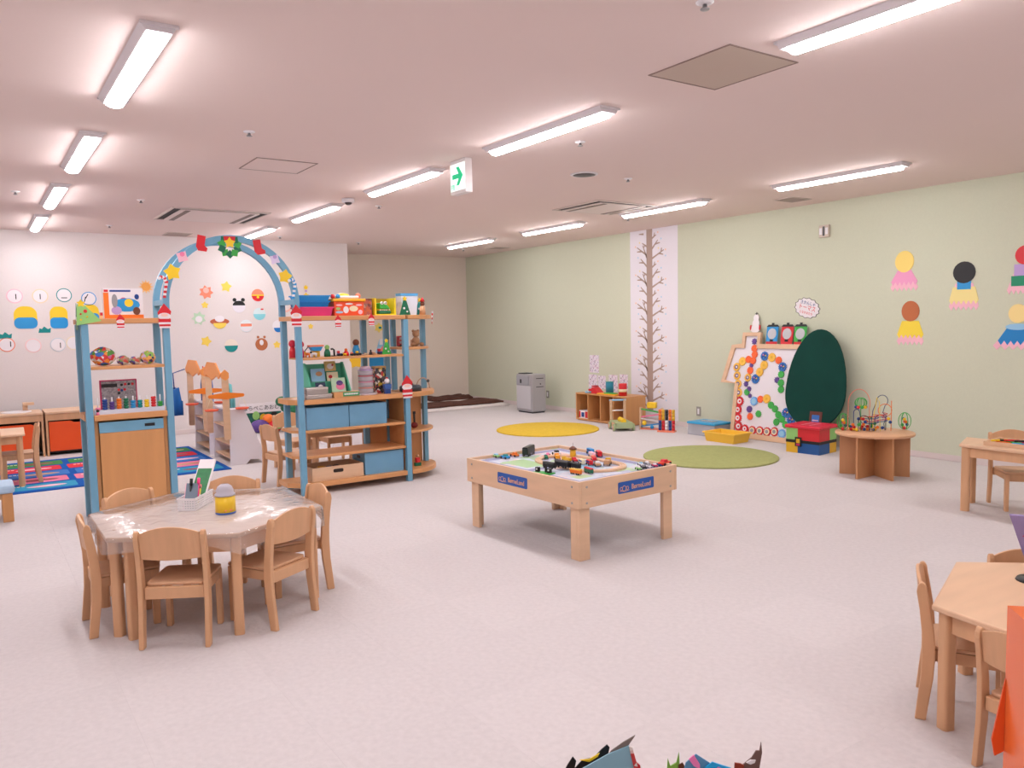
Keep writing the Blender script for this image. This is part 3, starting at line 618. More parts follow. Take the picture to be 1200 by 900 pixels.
def plate(o, u, n):
    u, n = Vector(u), Vector(n); pb = obj('brand_plate', MB().prism(rrect(-.155, -.035, .155, .035, .008), o, u, (0, 0, 1), .002, n), m_plate, t, label='blue plate lettered BørneLund')
    oo = Vector(o)+n*.0022
    put_text('BørneLund', .044, m_let, pb, oo+u*.042+Vector((0, 0, -.004)), u, (0, 0, 1), n, sx=.86)
    g = MB()
    for cx, r in ((-.13, .010), (-.105, .016), (-.078, .010)):
        pts = [Vector(oo)+u*(cx+r*math.cos(math.radians(k)))+Vector((0, 0, r*math.sin(math.radians(k))-.006)) for k in range(0, 360, 30)]
        g.tube(pts, .0016, 5, True)
    g.tube([Vector(oo)+u*x+Vector((0, 0, z)) for x, z in ((-.142, -.02), (-.10, -.024), (-.062, -.02))], .0016, 5)
    obj('emblem', g, m_let, pb)
plate((.05, -b, .395), (1, 0, 0), (0, -1, 0)); plate((-a, .06, .395), (0, -1, 0), (-1, 0, 0))
RZ = Matrix.Rotation(PA, 3, 'Z')
def on_table(px, py, h=.4565): p = zp(px, py, h); return (p.x, p.y, h)
# wooden oval track, one thing
tk = thing('train_track', 'oval wooden toy train track on the play mat', 'track', (3.30, 4.07, .4562), PA)
R0, R1, HL = .155, .195, .155
def oval(r, y, n=14): return [(r*math.cos(a_), y+r*math.sin(a_)) for a_ in [math.pi*i/n for i in range(n+1)]] + [(r*math.cos(a_), -y+r*math.sin(a_)) for a_ in [math.pi+math.pi*i/n for i in range(n+1)]]
def ring(ri, ro, z0, z1):
    I, O = oval(ri, HL), oval(ro, HL); n = len(I); V = [(x, y, z) for P in (I, O) for z in (z0, z1) for x, y in P]
    fs = []
    for i in range(n):
        j = (i+1) % n; fs += [(n+i, n+j, 3*n+j, 3*n+i)[::-1], (i, j, 2*n+j, 2*n+i), (i, j, n+j, n+i)[::-1], (2*n+i, 2*n+j, 3*n+j, 3*n+i)]
    return MB().add(V, fs)
obj('track_bed', ring(R0, R1+.005, 0, .009), beech_h, tk); 
obj('inner_rail', ring(R0, R0+.012, .009, .012), beech_h, tk); obj('outer_rail', ring(R1-.007, R1+.005, .009, .012), beech_h, tk); obj('middle_rail', ring(.170, .181, .009, .012), beech_h, tk)
# toy vehicles
def toycar(px, py, m, label, ang=0, k=1.0, kind='car', h=.4565, m2=None, grp='toy vehicles on the train table'):
    p = on_table(px, py, h); t = thing('toy_car' if kind == 'car' else 'toy_'+kind, label, 'toy', p, math.radians(ang), grp); t.scale = (k, k, k)
    if kind == 'train':
        obj('body', MB().bb(-.055, .055, -.016, .016, .010, .040), m, t, bev=.004); obj('roof', MB().prism([(-.016, .04), (.016, .04), (.011, .048), (-.011, .048)], (-.055, 0, 0), (0, 1, 0), (0, 0, 1), .11, (1, 0, 0)), m2 or m, t)
        xs = (-.04, -.02, .02, .04)
    elif kind == 'truck':
        obj('cab', MB().bb(.012, .035, -.014, .014, .008, .034), m, t, bev=.003); obj('bed', MB().bb(-.035, .010, -.014, .014, .008, .028), m2 or m, t, bev=.002); xs = (-.02, .022)
    elif kind == 'bus':
        obj('body', MB().bb(-.035, .035, -.013, .013, .006, .034), m, t, bev=.004); obj('window_band', MB().bb(-.030, .030, -.0135, .0135, .020, .029), m2 or black, t); xs = (-.02, .02)
    else:
        obj('body', MB().bb(-.032, .032, -.014, .014, .006, .018), m, t, bev=.004); obj('cabin', MB().prism([(-.02, .018), (.014, .018), (.006, .028), (-.014, .028)], (0, .011, 0), (1, 0, 0), (0, 0, 1), .022, (0, -1, 0)), m2 or m, t, bev=.002); xs = (-.02, .02)
    wh = MB().cyl((0, -.002, 0), (0, .002, 0), .0075, n=10).mesh('wheel', black)
    for x in xs:
        for s in (-1, 1): obj('wheel', wh, parent=t, loc=(x, s*.0148, .0077))
toycar(581, 536, lgreen, 'lime green toy car at the table edge', 95, 1.0, m2=lblue); toycar(592, 537.5, sky, 'blue toy car between green and orange cars', 95, 1.15, m2=teal); toycar(603, 535, orange, 'orange toy car behind the black train coach', 95, 1.1)
toycar(619.5, 533.5, pl('loco_black', (26, 38, 34)), 'long black toy train coach on the mat corner', 35, 1.4, 'train', m2=black)
toycar(644, 549, black, 'black toy locomotive on the front of the track', 98, .9, 'train', h=.4690); toycar(659, 548, pl('loco_black2', (30, 30, 36)), 'black toy wagon coupled behind the locomotive', 100, 1.0, 'train', h=.4690, m2=dgrey); toycar(674, 549, black, 'black toy tender at the end of the train', 104, .75, 'train', h=.4690)
toycar(675, 556, orange, 'orange rounded toy train engine beside the track', 100, .75, 'train', m2=gold); toycar(690, 554.5, dgreen, 'dark green toy engine with red roof beside the track', 80, .75, 'train', m2=red)
toycar(653, 538, pl('digger_orange', (244, 160, 30)), 'orange toy digger inside the oval track', 60, 1.1, 'truck'); toycar(664, 541, gold, 'yellow toy digger next to the orange one', 100, 1.0, 'truck'); toycar(672, 541, red, 'flat red toy car inside the track', 85, 1.1)
toycar(652, 533, white, 'white toy police car behind the diggers', 80, 1.2, m2=black); toycar(640, 538, dgreen, 'dark green toy engine inside the left bend', 60, .8, 'truck'); toycar(642, 534, pink, 'small pink toy car inside the left bend', 40, .8)
toycar(692, 532, sky, 'blue toy bus behind the oval track', 70, 1.2, 'bus', m2=navy); toycar(702, 535, red, 'red toy bus with black windows behind the track', 60, 1.2, 'bus'); toycar(694, 536, lpink, 'pale pink toy bus inside the far bend', 70, 1.1, 'bus', m2=white)
toycar(682, 544, cream, 'cream toy van inside the track', 70, 1.0, 'bus', m2=navy); toycar(691, 545, red, 'red toy van with blue windows inside the track', 70, 1.0, 'bus', m2=navy); toycar(700, 546, skin2, 'tan toy car inside the track', 60, 1.2, m2=white); toycar(712, 545, gold, 'golden toy dump truck at the near bend', 40, 1.3, 'truck', m2=skin2); toycar(696, 540, coral, 'coral toy truck beside the red van', 60, 1.0, 'truck', m2=red)
for px, py, m, m2, lb in ((748, 550.5, lgreen, white, 'green toy racing car lined up at the table edge'), (754, 549, black, grey, 'black toy car lined up at the table edge'), (760, 548, white, grey, 'white toy car in the edge line-up'), (767, 547, magenta, white, 'dark pink toy car in the edge line-up'), (773, 546, navy, red, 'navy toy car in the edge line-up'), (751, 545.5, white, lblue, 'small white toy car of the second edge row'), (758, 544.5, grey, white, 'silver toy car of the second edge row')):
    toycar(px, py, m, lb, 70, .85, m2=m2)
toycar(779, 545.5, pl('fire_red', (236, 70, 40)), 'big orange red toy car at the table corner', 10, 1.5, m2=red)
# little track-side things
p = on_table(671.5, 535.5); t = thing('toy_tower', 'small tan toy tower with brown roof inside track', 'toy', p); obj('tower', MB().lathe([(.022, 0), (.020, .055), (.001, .055)], n=14), gold, t); obj('roof', MB().lathe([(.028, .055), (.026, .062), (.010, .075), (.001, .077)], n=14), brown, t); obj('spike', MB().cyl((0, 0, .076), (0, 0, .10), .0015, n=6), dgrey, t)
p = on_table(637, 554.5); t = thing('level_crossing', 'green toy crossing base with black signals beside the track', 'toy', p, .3); obj('base', MB().bb(-.03, .03, -.07, .07, 0, .006), green, t)
for y in (-.045, .045): s_ = obj('signal', MB().bb(-.010, .010, y-.012, y+.012, .0061, .035), black, t); obj('signal_light', MB().cyl((-.0101, y, .024), (-.013, y, .024), .006, n=10), white, s_)
obj('signal_post', MB().bb(-.005, .005, -.025, -.013, .0061, .06), black, t)
# ================================================================== ROUND RUGS
m_ry = mat('yellow_rug_pile', (226, 190, 70), .95, var=.08, scale=(30, 30, 30), bump=.4, spec=.1); m_rg = mat('green_rug_pile', (170, 174, 116), .95, var=.08, scale=(30, 30, 30), bump=.4, spec=.1)
for (x, y, r, m, lb) in ((6.156, 8.241, .667, m_ry, 'round mustard yellow rug'), (6.139, 5.475, .668, m_rg, 'round olive green rug')):
    o = obj('round_rug', MB().lathe([(r, .0005), (r, .012), (r-.012, .018), (.001, .018)], n=64), m, loc=(x, y, 0)); tag(o, lb+' on the carpet', 'rug')
# ================================================================== BEAD TABLE
BT = (6.50, 3.92)
t = thing('bead_table', 'round wooden table on crossed panel base holding bead mazes', 'table', (*BT, 0))
obj('tabletop', MB().lathe([(.318, .363), (.322, .366), (.322, .382), (.318, .385), (.001, .385)], n=48), beech_h if False else mat('bead_top', (216, 166, 128), .4, var=.06, scale=(3, 12, 3)), t)
for k, a0 in enumerate((0, 60, 120)):
    R_ = Matrix.Rotation(math.radians(a0+2), 3, 'Z')
    for s in (-1, 1): obj('base_panel', MB().box(R_ @ Vector((s*.147, 0, .1815)), (.270, .018, .362), M=R_), darkw, t)
def beadmaze(px, py, label, wires, beads, k=1.0, rz=0.0):
    p = zp(px, py, .386); t = thing('bead_maze', label, 'toy', (p.x, p.y, .3855), rz, 'bead mazes on the round table')
    for m, path in wires: obj('wire', MB().tube([(q[0]*k, q[1]*k, max(q[2]*k, .0035)) for q in path], .0032, 6), m, t)
    for m, c in beads: obj('bead', MB().ball(tuple(q*k for q in c), .0145, 8, 6), m, t)
def loop(cx, cz, rx, rz_, y=0, a0=-90, a1=270, n=20, ya=0): return [(cx+rx*math.cos(math.radians(a0+(a1-a0)*i/n)), y+ya*math.sin(math.pi*i/n), cz+rz_*math.sin(math.radians(a0+(a1-a0)*i/n))) for i in range(n+1)]
cols = [red, yellow, navy, green, orange]
def small_maze(px, py, label):
    wr = [(green, loop(0, .075, .05, .075, y) if False else [(0.05*math.cos(math.radians(a_))*math.cos(th), .05*math.cos(math.radians(a_))*math.sin(th), .075+.075*math.sin(math.radians(a_))) for a_ in range(-90, 271, 18)]) for y, th in ((0, 0), (0, 1.05), (0, 2.1))]
    bd = [(cols[i % 5], ((i % 3-1)*.022, (i % 2)*.02-.01, .0155+.026*(i//2))) for i in range(8)]
    beadmaze(px, py, label, wr, bd)
small_maze(988, 504, 'small green wire bead ball beside the toy box end'); small_maze(1060, 503, 'small green wire bead ball at the table end away from tree')
# the big maze: wires in the plane facing the room (local x runs along the wall)
wr = [(coral, [(-.20, 0, .0), (-.20, 0, .10)] + loop(-.11, .24, .09, .13, a0=190, a1=-20, n=16) + [(-.02, 0, .10), (-.03, 0, .0)]),
      (navy, [(-.15, .02, 0), (-.15, .02, .16)] + loop(-.125, .16, .025, .03, y=.02, a0=180, a1=0, n=8) + [(-.09, .02, .08), (-.02, .02, 0)]),
      (pl('wire_yellow', (240, 214, 80)), [(.0, -.03, 0), (.0, -.03, .10), (.03, -.03, .30), (.05, -.03, .26), (.06, -.03, .0)]),
      (pl('wire_grey_blue', (60, 80, 120)), [(-.01, .03, 0), (.01, .03, .18), (.04, .03, .26)] + loop(.085, .265, .045, .05, y=.03, a0=180, a1=-60, n=14) + [(.09, .03, .16), (.12, .03, .13), (.10, .03, .06), (.11, .03, 0)]),
      (orange, loop(.10, .185, .055, .055, y=-.01)), (orange, [(.15, -.01, 0), (.152, -.01, .14), (.152, -.01, .27)]),
      (pl('wire_black', (40, 44, 50)), [(-.12, -.04, 0), (-.12, -.04, .07)] + loop(-.075, .09, .045, .05, y=-.04, a0=180, a1=0, n=10) + [(-.03, -.04, 0)]),
      (pl('wire_dark', (50, 50, 60)), [(.03, .05, .0), (.03, .05, .08)] + loop(.075, .09, .045, .05, y=.05, a0=180, a1=0, n=10) + [(.12, .05, 0)])]
for th in range(5): wr.append((green, [(-.095+.05*math.cos(math.radians(a_))*math.cos(th*.63), .05*math.cos(math.radians(a_))*math.sin(th*.63), .25+.045*math.sin(math.radians(a_))) for a_ in range(-90, 271, 20)]))
wr.append((green, [(-.095, 0, 0), (-.095, 0, .205)]))
for k_, (m, z) in enumerate(((magenta, .075), (purple, .10), (navy, .06), (red, .12))): wr.append((m, [(-.06+.04*math.cos(i*.7)+i*.008, .04*math.sin(i*.7), z+.0018*i) for i in range(22)]))
bd = [(cols[i % 5], (random.uniform(-.19, .15), random.uniform(-.05, .05), random.choice((.015, .015, .035, .06, .085, .11)))) for i in range(34)] + [(cols[(i*3) % 5], (-.095+.04*math.cos(i*.8), .04*math.sin(i*.8), .212)) for i in range(8)]
beadmaze(1022, 505, 'large bead maze with coloured looping wires and many beads', wr, bd, 1.0, math.radians(-48))
# ================================================================== TOY CHEST, BOXES, GEAR BOARD, TREE BOARD
t = thing('toy_chest', 'colour-blocked toy box with red lid and black belt', 'toy box', (7.165, 5.02, 0), math.radians(5))
w2, d2 = .165, .185
for i, (z0, z1, ms) in enumerate(((.0, .105, (gold, pl('chest_blue', (28, 84, 150)))), (.135, .255, (lgreen, pl('chest_red', (214, 40, 52)))))):
    obj('panel', MB().bb(-w2, -w2+.13, -d2, d2, z0, z1).bb(w2-.13, w2, -d2, d2, z0, z1) if False else MB().bb(-w2, w2, -d2, d2, z0, z1), ms[1], t)
    for s in (-1, 1):
        obj('corner_block', MB().bb(-w2-.001, w2+.001, s*(d2+.001), s*(d2-.13), z0+.0005, z1-.0005) if s > 0 else MB().bb(w2-.13, w2+.001, -d2-.001, d2-.14, z0+.0005, z1-.0005), ms[0], t)
obj('belt', MB().bb(-w2-.003, w2+.003, -d2-.003, d2+.003, .105, .135), black, t)
bk = obj('buckle', MB().bb(-w2-.012, -w2-.0032, .01, .08, .07, .165), black, t); obj('buckle_window', MB().bb(-w2-.014, -w2-.0122, .025, .065, .105, .15), gold, bk); obj('buckle_base', MB().bb(-w2-.014, -w2-.0122, .025, .065, .078, .10), magenta, bk)
ld = obj('lid', MB().bb(-w2-.015, w2+.015, -d2-.015, d2+.015, .255, .29), pl('lid_red', (226, 44, 70)), t, bev=.01)
for y in (-.05, .04): obj('lid_stripe', MB().bb(-.12, .10, y-.008, y+.008, .2901, .2912), pl('lid_print', (250, 170, 180)), ld)
t = thing('storage_box', 'clear plastic box with bright blue lid by the wall', 'box', (7.34, 6.56, 0), math.radians(3))
cl = mat('clear_plastic', (214, 216, 224), .2, alpha=.45)
obj('tub', MB().bb(-.15, .15, -.20, .20, .0, .008).bb(-.15, -.145, -.20, .20, .008, .135).bb(.145, .15, -.20, .20, .008, .135).bb(-.145, .145, -.20, -.195, .008, .135).bb(-.145, .145, .195, .20, .008, .135), cl, t); obj('contents', MB().bb(-.14, .14, -.19, .19, .009, .105), motley('mixed_pieces', [(190, 170, 170), (120, 100, 110), (214, 205, 205), (160, 130, 120)], 60), t)
obj('lid', MB().bb(-.16, .16, -.21, .21, .135, .16), pl('lid_blue', (40, 160, 214)), t, bev=.006); obj('handle', MB().bb(-.05, .05, -.10, .10, .1601, .168), cl, t)
t = thing('storage_tray', 'open yellow plastic tub in front of gear board', 'tub', (7.08, 6.06, 0), math.radians(2))
tb = MB(); pi_, po_ = [(-.13, -.19), (.13, -.19), (.13, .19), (-.13, .19)], 1.12
V = [(x, y, 0) for x, y in pi_] + [(x*po_, y*po_, .105) for x, y in pi_] + [(x*po_-.012*(1 if x > 0 else -1), y*po_-.012*(1 if y > 0 else -1), .105) for x, y in pi_] + [(x*.93, y*.95, .012) for x, y in pi_]
fs = [(3, 2, 1, 0), (12, 13, 14, 15)] + [f for i in range(4) for j in [(i+1) % 4] for f in ((i, j, 4+j, 4+i), (4+i, 4+j, 8+j, 8+i), (8+i, 8+j, 12+j, 12+i))]
obj('tub', tb.add(V, fs), pl('tub_yellow', (246, 196, 60)), t); obj('rim', MB().bb(-.16, .16, -.228, -.208, .095, .112).bb(-.16, .16, .208, .228, .095, .112).bb(-.16, -.14, -.208, .208, .095, .112).bb(.14, .16, -.208, .208, .095, .112), MATS['tub_yellow'], t, bev=.004)
# leaning house-shaped gear board: local frame u = along the wall, v = up the board
LE = math.radians(8.5); BO = Vector((7.425, 5.8, .0)); BU = Vector((0, -1, 0)); BV = Vector((math.sin(LE), 0, math.cos(LE))); BN = BU.cross(BV)
if BN.x > 0: BN = -BN
def bh(px, py, off=0.0):
    p = hit(px, py, BO+BN*off, BN); d = p-BO; return d.dot(BU), d.dot(BV)
t = thing('gear_board', 'house-shaped wooden board with white panel of plastic gears', 'gear board', tuple(BO))
out = [bh(*q) for q in ((873, 390), (894.3, 389), (894.8, 404), (936, 404))]
ax = .0; x2 = .62; zt = out[3][1]
ol = [bh(857, 513)[0], 0]
O = [(ol[0], .0), (ol[0]+.0, bh(855.5, 449)[1]), bh(847, 448), bh(860, 404.5), (out[0][0], zt), out[0], (out[1][0], out[0][1]), (out[1][0], zt), (x2-.06, zt), (x2+.10, O_[1] if False else bh(847, 448)[1]), (x2, bh(847, 448)[1]), (x2, 0)]
obj('backing', MB().prism(O, (0, 0, 0), BU, BV, .012, BN), ply, t)
fw = .052
I = [(O[0][0]+fw, fw+.01), (O[1][0]+fw, O[1][1]), (O[2][0]+.058, O[2][1]+.03), (O[3][0]+.05, zt-fw), (O[4][0]+fw-.01, zt-fw), (O[5][0]+fw-.01, O[5][1]-fw+.01), (O[6][0]-fw+.01, O[5][1]-fw+.01), (O[7][0]-fw+.01, zt-fw), (O[8][0]-.05, zt-fw), (O[9][0]-.058, O[9][1]+.03), (O[10][0]-fw, O[10][1]), (O[11][0]-fw, fw+.01)]
obj('white_panel', MB().prism(I, (0, 0, 0), BU, BV, .004, BN, off=.012), pl('panel_white', (232, 226, 234), .3), t)
for i in range(12):
    j = (i+1) % 12; obj('frame_board', MB().prism([O[i], O[j], I[j], I[i]], (0, 0, 0), BU, BV, .026, BN, off=.0121), ply, t)
GC = {'p': purple, 'o': pl('gear_orange', (244, 100, 40)), 'y': pl('gear_yellow', (244, 190, 70)), 'b': pl('gear_blue', (30, 110, 190)), 'g': green, 'l': pl('gear_sky', (110, 170, 230)), 'r': red}
G = [('p', 285, 130, 20), ('o', 285, 182, 24), ('o', 287, 228, 24), ('o', 275, 275, 24), ('o', 240, 265, 24), ('y', 195, 280, 29), ('p', 262, 310, 15), ('o', 253, 348, 24), ('yp', 152, 322, 28), ('yp', 155, 387, 28), ('yp', 162, 450, 28), ('yp', 167, 515, 28), ('yp', 235, 402, 26),
     ('bs', 362, 240, 30), ('y', 417, 250, 29), ('o', 468, 272, 24), ('bs', 497, 322, 30), ('g', 487, 378, 23), ('p', 455, 420, 20), ('g', 485, 442, 23), ('g', 485, 492, 23), ('y', 358, 308, 29), ('y', 325, 360, 29), ('bs', 293, 412, 31), ('p', 222, 450, 18), ('p', 245, 487, 17), ('g', 228, 512, 21), ('p', 252, 540, 14),
     ('l', 282, 580, 29), ('o', 330, 565, 23), ('y', 378, 562, 29), ('g', 410, 610, 23), ('g', 440, 638, 23), ('g', 465, 682, 23), ('g', 492, 715, 23), ('g', 450, 737, 23), ('g', 518, 757, 23), ('bs', 525, 668, 31), ('bs', 562, 722, 31),
     ('rw', 175, 580, 31), ('rw', 160, 643, 31), ('rw', 160, 706, 31), ('rw', 165, 768, 31), ('rw', 213, 787, 28), ('ry', 268, 800, 29), ('ry', 325, 803, 29), ('ry', 380, 810, 29), ('ry', 436, 810, 29), ('l', 492, 825, 29), ('p', 247, 640, 22), ('o', 252, 695, 23), ('g', 315, 675, 22)]
gn = {'p': 'purple', 'o': 'orange', 'y': 'yellow', 'b': 'blue', 'g': 'green', 'l': 'sky blue', 'r': 'red'}
gl2 = {'p': 'small toothed purple plastic gear on the white panel', 'o': 'orange plastic gear on the white panel', 'y': 'plain yellow plastic gear on the white panel', 'yp': 'yellow plastic gear with purple hub on the panel', 'bs': 'blue plastic gear with swirl print on the panel', 'g': 'green plastic gear on the white panel', 'l': 'pale sky-blue plastic gear on the panel', 'rw': 'red plastic gear with white hub on the panel', 'ry': 'red plastic gear with yellow ring and grey hub'}
for kx, x, y, r in G:
    u_, v_ = bh(840+x/6.43, 380+y/6.43, .018); c = BO+BU*u_+BV*v_; rr = r/6.43/102*1.18
    g = thing('plastic_gear', gl2[kx], 'gear', tuple(c+BN*.0165), group=gl2[kx].split(' on ')[0]+' set'); m0 = GC[kx[0]]
    obj('toothed_wheel', MB().prism(gear(rr, 14 if r > 25 else (12 if r > 20 else 8), d=.14 if r > 20 else .3), (0, 0, 0), BU, BV, .012, BN), m0, g)
    if kx == 'yp': obj('hub', MB().prism(disc(0, 0, rr*.5, n=14), (0, 0, 0), BU, BV, .003, BN, off=.012), purple, g); obj('hub_cap', MB().prism(disc(.004, 0, rr*.26, n=10), (0, 0, 0), BU, BV, .002, BN, off=.015), white, g)
    elif kx == 'bs':
        obj('print', MB().prism(disc(0, 0, rr*.62, n=14), (0, 0, 0), BU, BV, .001, BN, off=.012), navy, g)
        for q, mm in enumerate((yellow, pink, sky)): obj('swirl', MB().prism([(rr*.1*math.cos(2.1*q), rr*.1*math.sin(2.1*q)), (rr*.55*math.cos(2.1*q), rr*.55*math.sin(2.1*q)), (rr*.5*math.cos(2.1*q+.7), rr*.5*math.sin(2.1*q+.7))], (0, 0, 0), BU, BV, .001, BN, off=.013), mm, g)
    elif kx == 'rw': obj('hub', MB().prism(disc(0, 0, rr*.55, n=14), (0, 0, 0), BU, BV, .002, BN, off=.012), white, g); obj('hub_cap', MB().prism(disc(.004, 0, rr*.22, n=10), (0, 0, 0), BU, BV, .002, BN, off=.014), red, g)
    elif kx == 'ry': obj('hub', MB().prism(disc(0, 0, rr*.7, n=14), (0, 0, 0), BU, BV, .002, BN, off=.012), cream, g); obj('hub_cap', MB().prism(disc(0, 0, rr*.42, n=12), (0, 0, 0), BU, BV, .002, BN, off=.014), grey, g)
    elif kx in ('l', 'y'): obj('hub', MB().prism(disc(0, 0, rr*(.62 if kx == 'l' else .3), n=14), (0, 0, 0), BU, BV, .002, BN, off=.012), lblue if kx == 'l' else gold, g)
# tree-shaped chalkboard in front of it
TO = Vector((7.372, 5.2, 0)); 
def th(px, py):
    p = hit(px, py, TO, BN); d = p-TO; return d.dot(BU), d.dot(BV)
t = thing('tree_chalkboard', 'egg-shaped dark green chalkboard tree with brown trunk', 'chalkboard', tuple(TO))
tp, lf, rt, bt = th(956, 386), th(921.5, 458), th(992, 460), th(958, 503)
cx = (lf[0]+rt[0])/2; hw = (rt[0]-lf[0])/2; zc = lf[1]-.01
E_ = [(cx+hw*math.cos(math.radians(a_)), zc+((tp[1]-zc) if a_ < 180 else (zc-bt[1]))*math.sin(math.radians(a_))) for a_ in range(0, 360, 8)]
obj('crown', MB().prism(E_, (0, 0, 0), BU, BV, .022, BN), mat('chalkboard_green', (8, 62, 54), .75, var=.1, scale=(5, 5, 5), spec=.2), t, bev=.006)
u0 = th(957, 493)[0]; zt_ = th(957, 482.5)[1]
tk_ = obj('trunk', MB().prism(rect(u0-.075, 0, u0+.075, bt[1]), (0, 0, 0), BU, BV, .022, BN), pl('trunk_brown', (96, 46, 36)), t); obj('trunk_plate', MB().prism(rect(u0-.075, bt[1]-.02, u0+.075, zt_), (0, 0, 0), BU, BV, .003, BN, off=.0222), MATS['trunk_brown'], t)
zl = th(957, 492)[1]; em = obj('emblem', MB().prism(rrect(u0-.045, zl-.05, u0+.045, zl+.05, .008), (0, 0, 0), BU, BV, .001, BN, off=.0254), pl('emblem_blue', (50, 110, 190)), t, label='small blue emblem plate')
obj('emblem_band', MB().prism(rect(u0-.036, zl-.012, u0+.036, zl-.002), (0, 0, 0), BU, BV, .001, BN, off=.0265), lpink, em)
# ================================================================== GREEN WALL SIDE
# children drawings on the wall
m_draw = motley('doodled_paper', [(236, 228, 236), (236, 228, 236), (228, 218, 230), (192, 172, 204), (236, 228, 236), (180, 164, 176), (236, 230, 238), (226, 200, 216)], 60, .8)
for k, (x0, y0, x1, y1, lb) in enumerate(((691, 416, 702, 437, 'doodled paper sheet pinned above the others'), (690, 438.5, 700, 461, 'doodled paper sheet lowest by the wood blocks end'), (700.5, 440, 710, 456, 'doodled paper sheet above the red toy on cubby'), (713.5, 439, 724, 459.5, 'doodled paper sheet above the blue canister'), (726, 438.5, 736, 459, 'doodled paper sheet beside the tree strip'))):
    p, q = xp(x0, y0, XG), xp(x1, y1, XG)
    o = obj('drawing', MB().bb(-.002, -.0005, -(p.y-q.y)/2, (p.y-q.y)/2, -(p.z-q.z)/2, (p.z-q.z)/2), m_draw, loc=(XG, (p.y+q.y)/2, (p.z+q.z)/2)); tag(o, lb, 'drawing', 'drawings above the cubby shelf')
# cubby
t = thing('cubby_shelf', 'low four-bay wooden cubby shelf against green wall', 'shelf', (7.09, 8.28, 0))
cw = doorw; W_ = .53
obj('top_board', MB().bb(0, .36, -W_, W_, .375, .393), cw, t); obj('bottom_board', MB().bb(0, .36, -W_, W_, .012, .03), cw, t); obj('back_board', MB().bb(.345, .36, -W_+.017, W_-.017, .031, .374), cw, t)
for y in (-W_+.008, -.265, 0, .265, W_-.008): obj('divider', MB().bb(0, .344, y-.008, y+.008, .031, .374), cw, t)
obj('plinth', MB().bb(.02, .34, -W_+.02, W_-.02, 0, .0119), cw, t)
bx = thing('toy_carton', 'white and red printed carton inside the cubby', 'box', (7.2, 8.66, .0305)); obj('carton', MB().bb(-.09, .10, -.10, .10, 0, .11), white, bx); obj('print', MB().bb(-.0915, -.0902, -.10, -.03, .01, .10), red, bx); obj('print', MB().bb(-.0915, -.0902, -.01, .05, .02, .085), navy, bx); obj('print', MB().bb(-.0915, -.0902, .07, .10, .01, .10), red, bx)
bx = thing('toy_cup', 'grey toy cup at the bottom of second cubby bay', 'toy', (7.2, 8.10, .0305)); obj('cup', MB().lathe([(.03, 0), (.045, .06), (.040, .06), (.027, .008), (.001, .008)]), grey, bx); obj('handle', MB().tube([(.042, 0, .05), (.065, 0, .04), (.038, 0, .015)], .005), grey, bx)
bx = thing('toy_car', 'flat red and white toy boat in third cubby bay', 'toy', (7.18, 7.88, .0305)); obj('hull', MB().bb(-.05, .05, -.10, .10, 0, .035), white, bx, bev=.01); obj('deck', MB().bb(-.045, .045, -.09, .09, .0351, .055), red, bx, bev=.008)
# toys on the cubby
def on_cub(px, py, h=.3935): p = zp(px, py, h); return (max(7.16, min(7.40, p.x)), p.y, h)
o_ = on_cub(724, 462); t = thing('toy_canister', 'tall red canister with cream label on the cubby', 'canister', (7.2, 7.94, .3935)); obj('can', MB().lathe([(.055, 0), (.055, .16), (.05, .165), (.001, .165)]), red, t); obj('label_band', MB().lathe([(.0555, .05), (.0555, .09)]), cream, t)
t = thing('toy_canister', 'teal blue canister on the cubby beside red toy', 'canister', (7.3, 8.32, .3935)); obj('can', MB().lathe([(.055, 0), (.055, .15), (.05, .155), (.001, .155)]), pl('can_teal', (40, 140, 170)), t); obj('lid', MB().lathe([(.057, .1551), (.057, .165), (.001, .165)]), teal, t)
t = thing('toy_telephone', 'red toy phone with slanted base on the cubby', 'toy', (7.18, 8.44, .3935)); obj('base', MB().prism([(-.08, 0), (.08, 0), (.08, .08), (.02, .09), (-.08, .02)], (-.05, 0, 0), (0, 1, 0), (0, 0, 1), .10, (1, 0, 0)), red, t, bev=.006); obj('cradle', MB().bb(-.04, .04, .02, .08, .0905, .11), pl('red2', (190, 20, 36)), t, bev=.006)
t = thing('toy_tray', 'flat pale blue toy dish on the cubby edge', 'toy', (7.15, 8.60, .3935)); obj('dish', MB().lathe([(.04, 0), (.055, .02), (.05, .022), (.035, .008), (.001, .008)]), lblue, t); obj('knob', MB().ball((0, 0, .02), .012), white, t)
t = thing('toy_board', 'flat yellow puzzle board on the cubby', 'toy', (7.15, 8.18, .3935)); obj('board', MB().bb(-.05, .05, -.18, .18, 0, .018), pl('puzzle_yellow', (246, 180, 40)), t, bev=.004); obj('piece', MB().bb(-.04, .04, -.15, .05, .0181, .03), green, t, bev=.004)
t = thing('toy_blocks', 'red and tan toy blocks on the cubby end', 'toy', (7.30, 8.74, .3935)); obj('block', MB().bb(-.02, .02, -.02, .02, 0, .04), red, t, bev=.003); obj('block', MB().bb(-.02, .02, -.16, -.08, 0, .03), skin2, t, bev=.003); obj('block', MB().bb(-.015, .015, -.15, -.10, .0301, .045), orange, t, bev=.003)
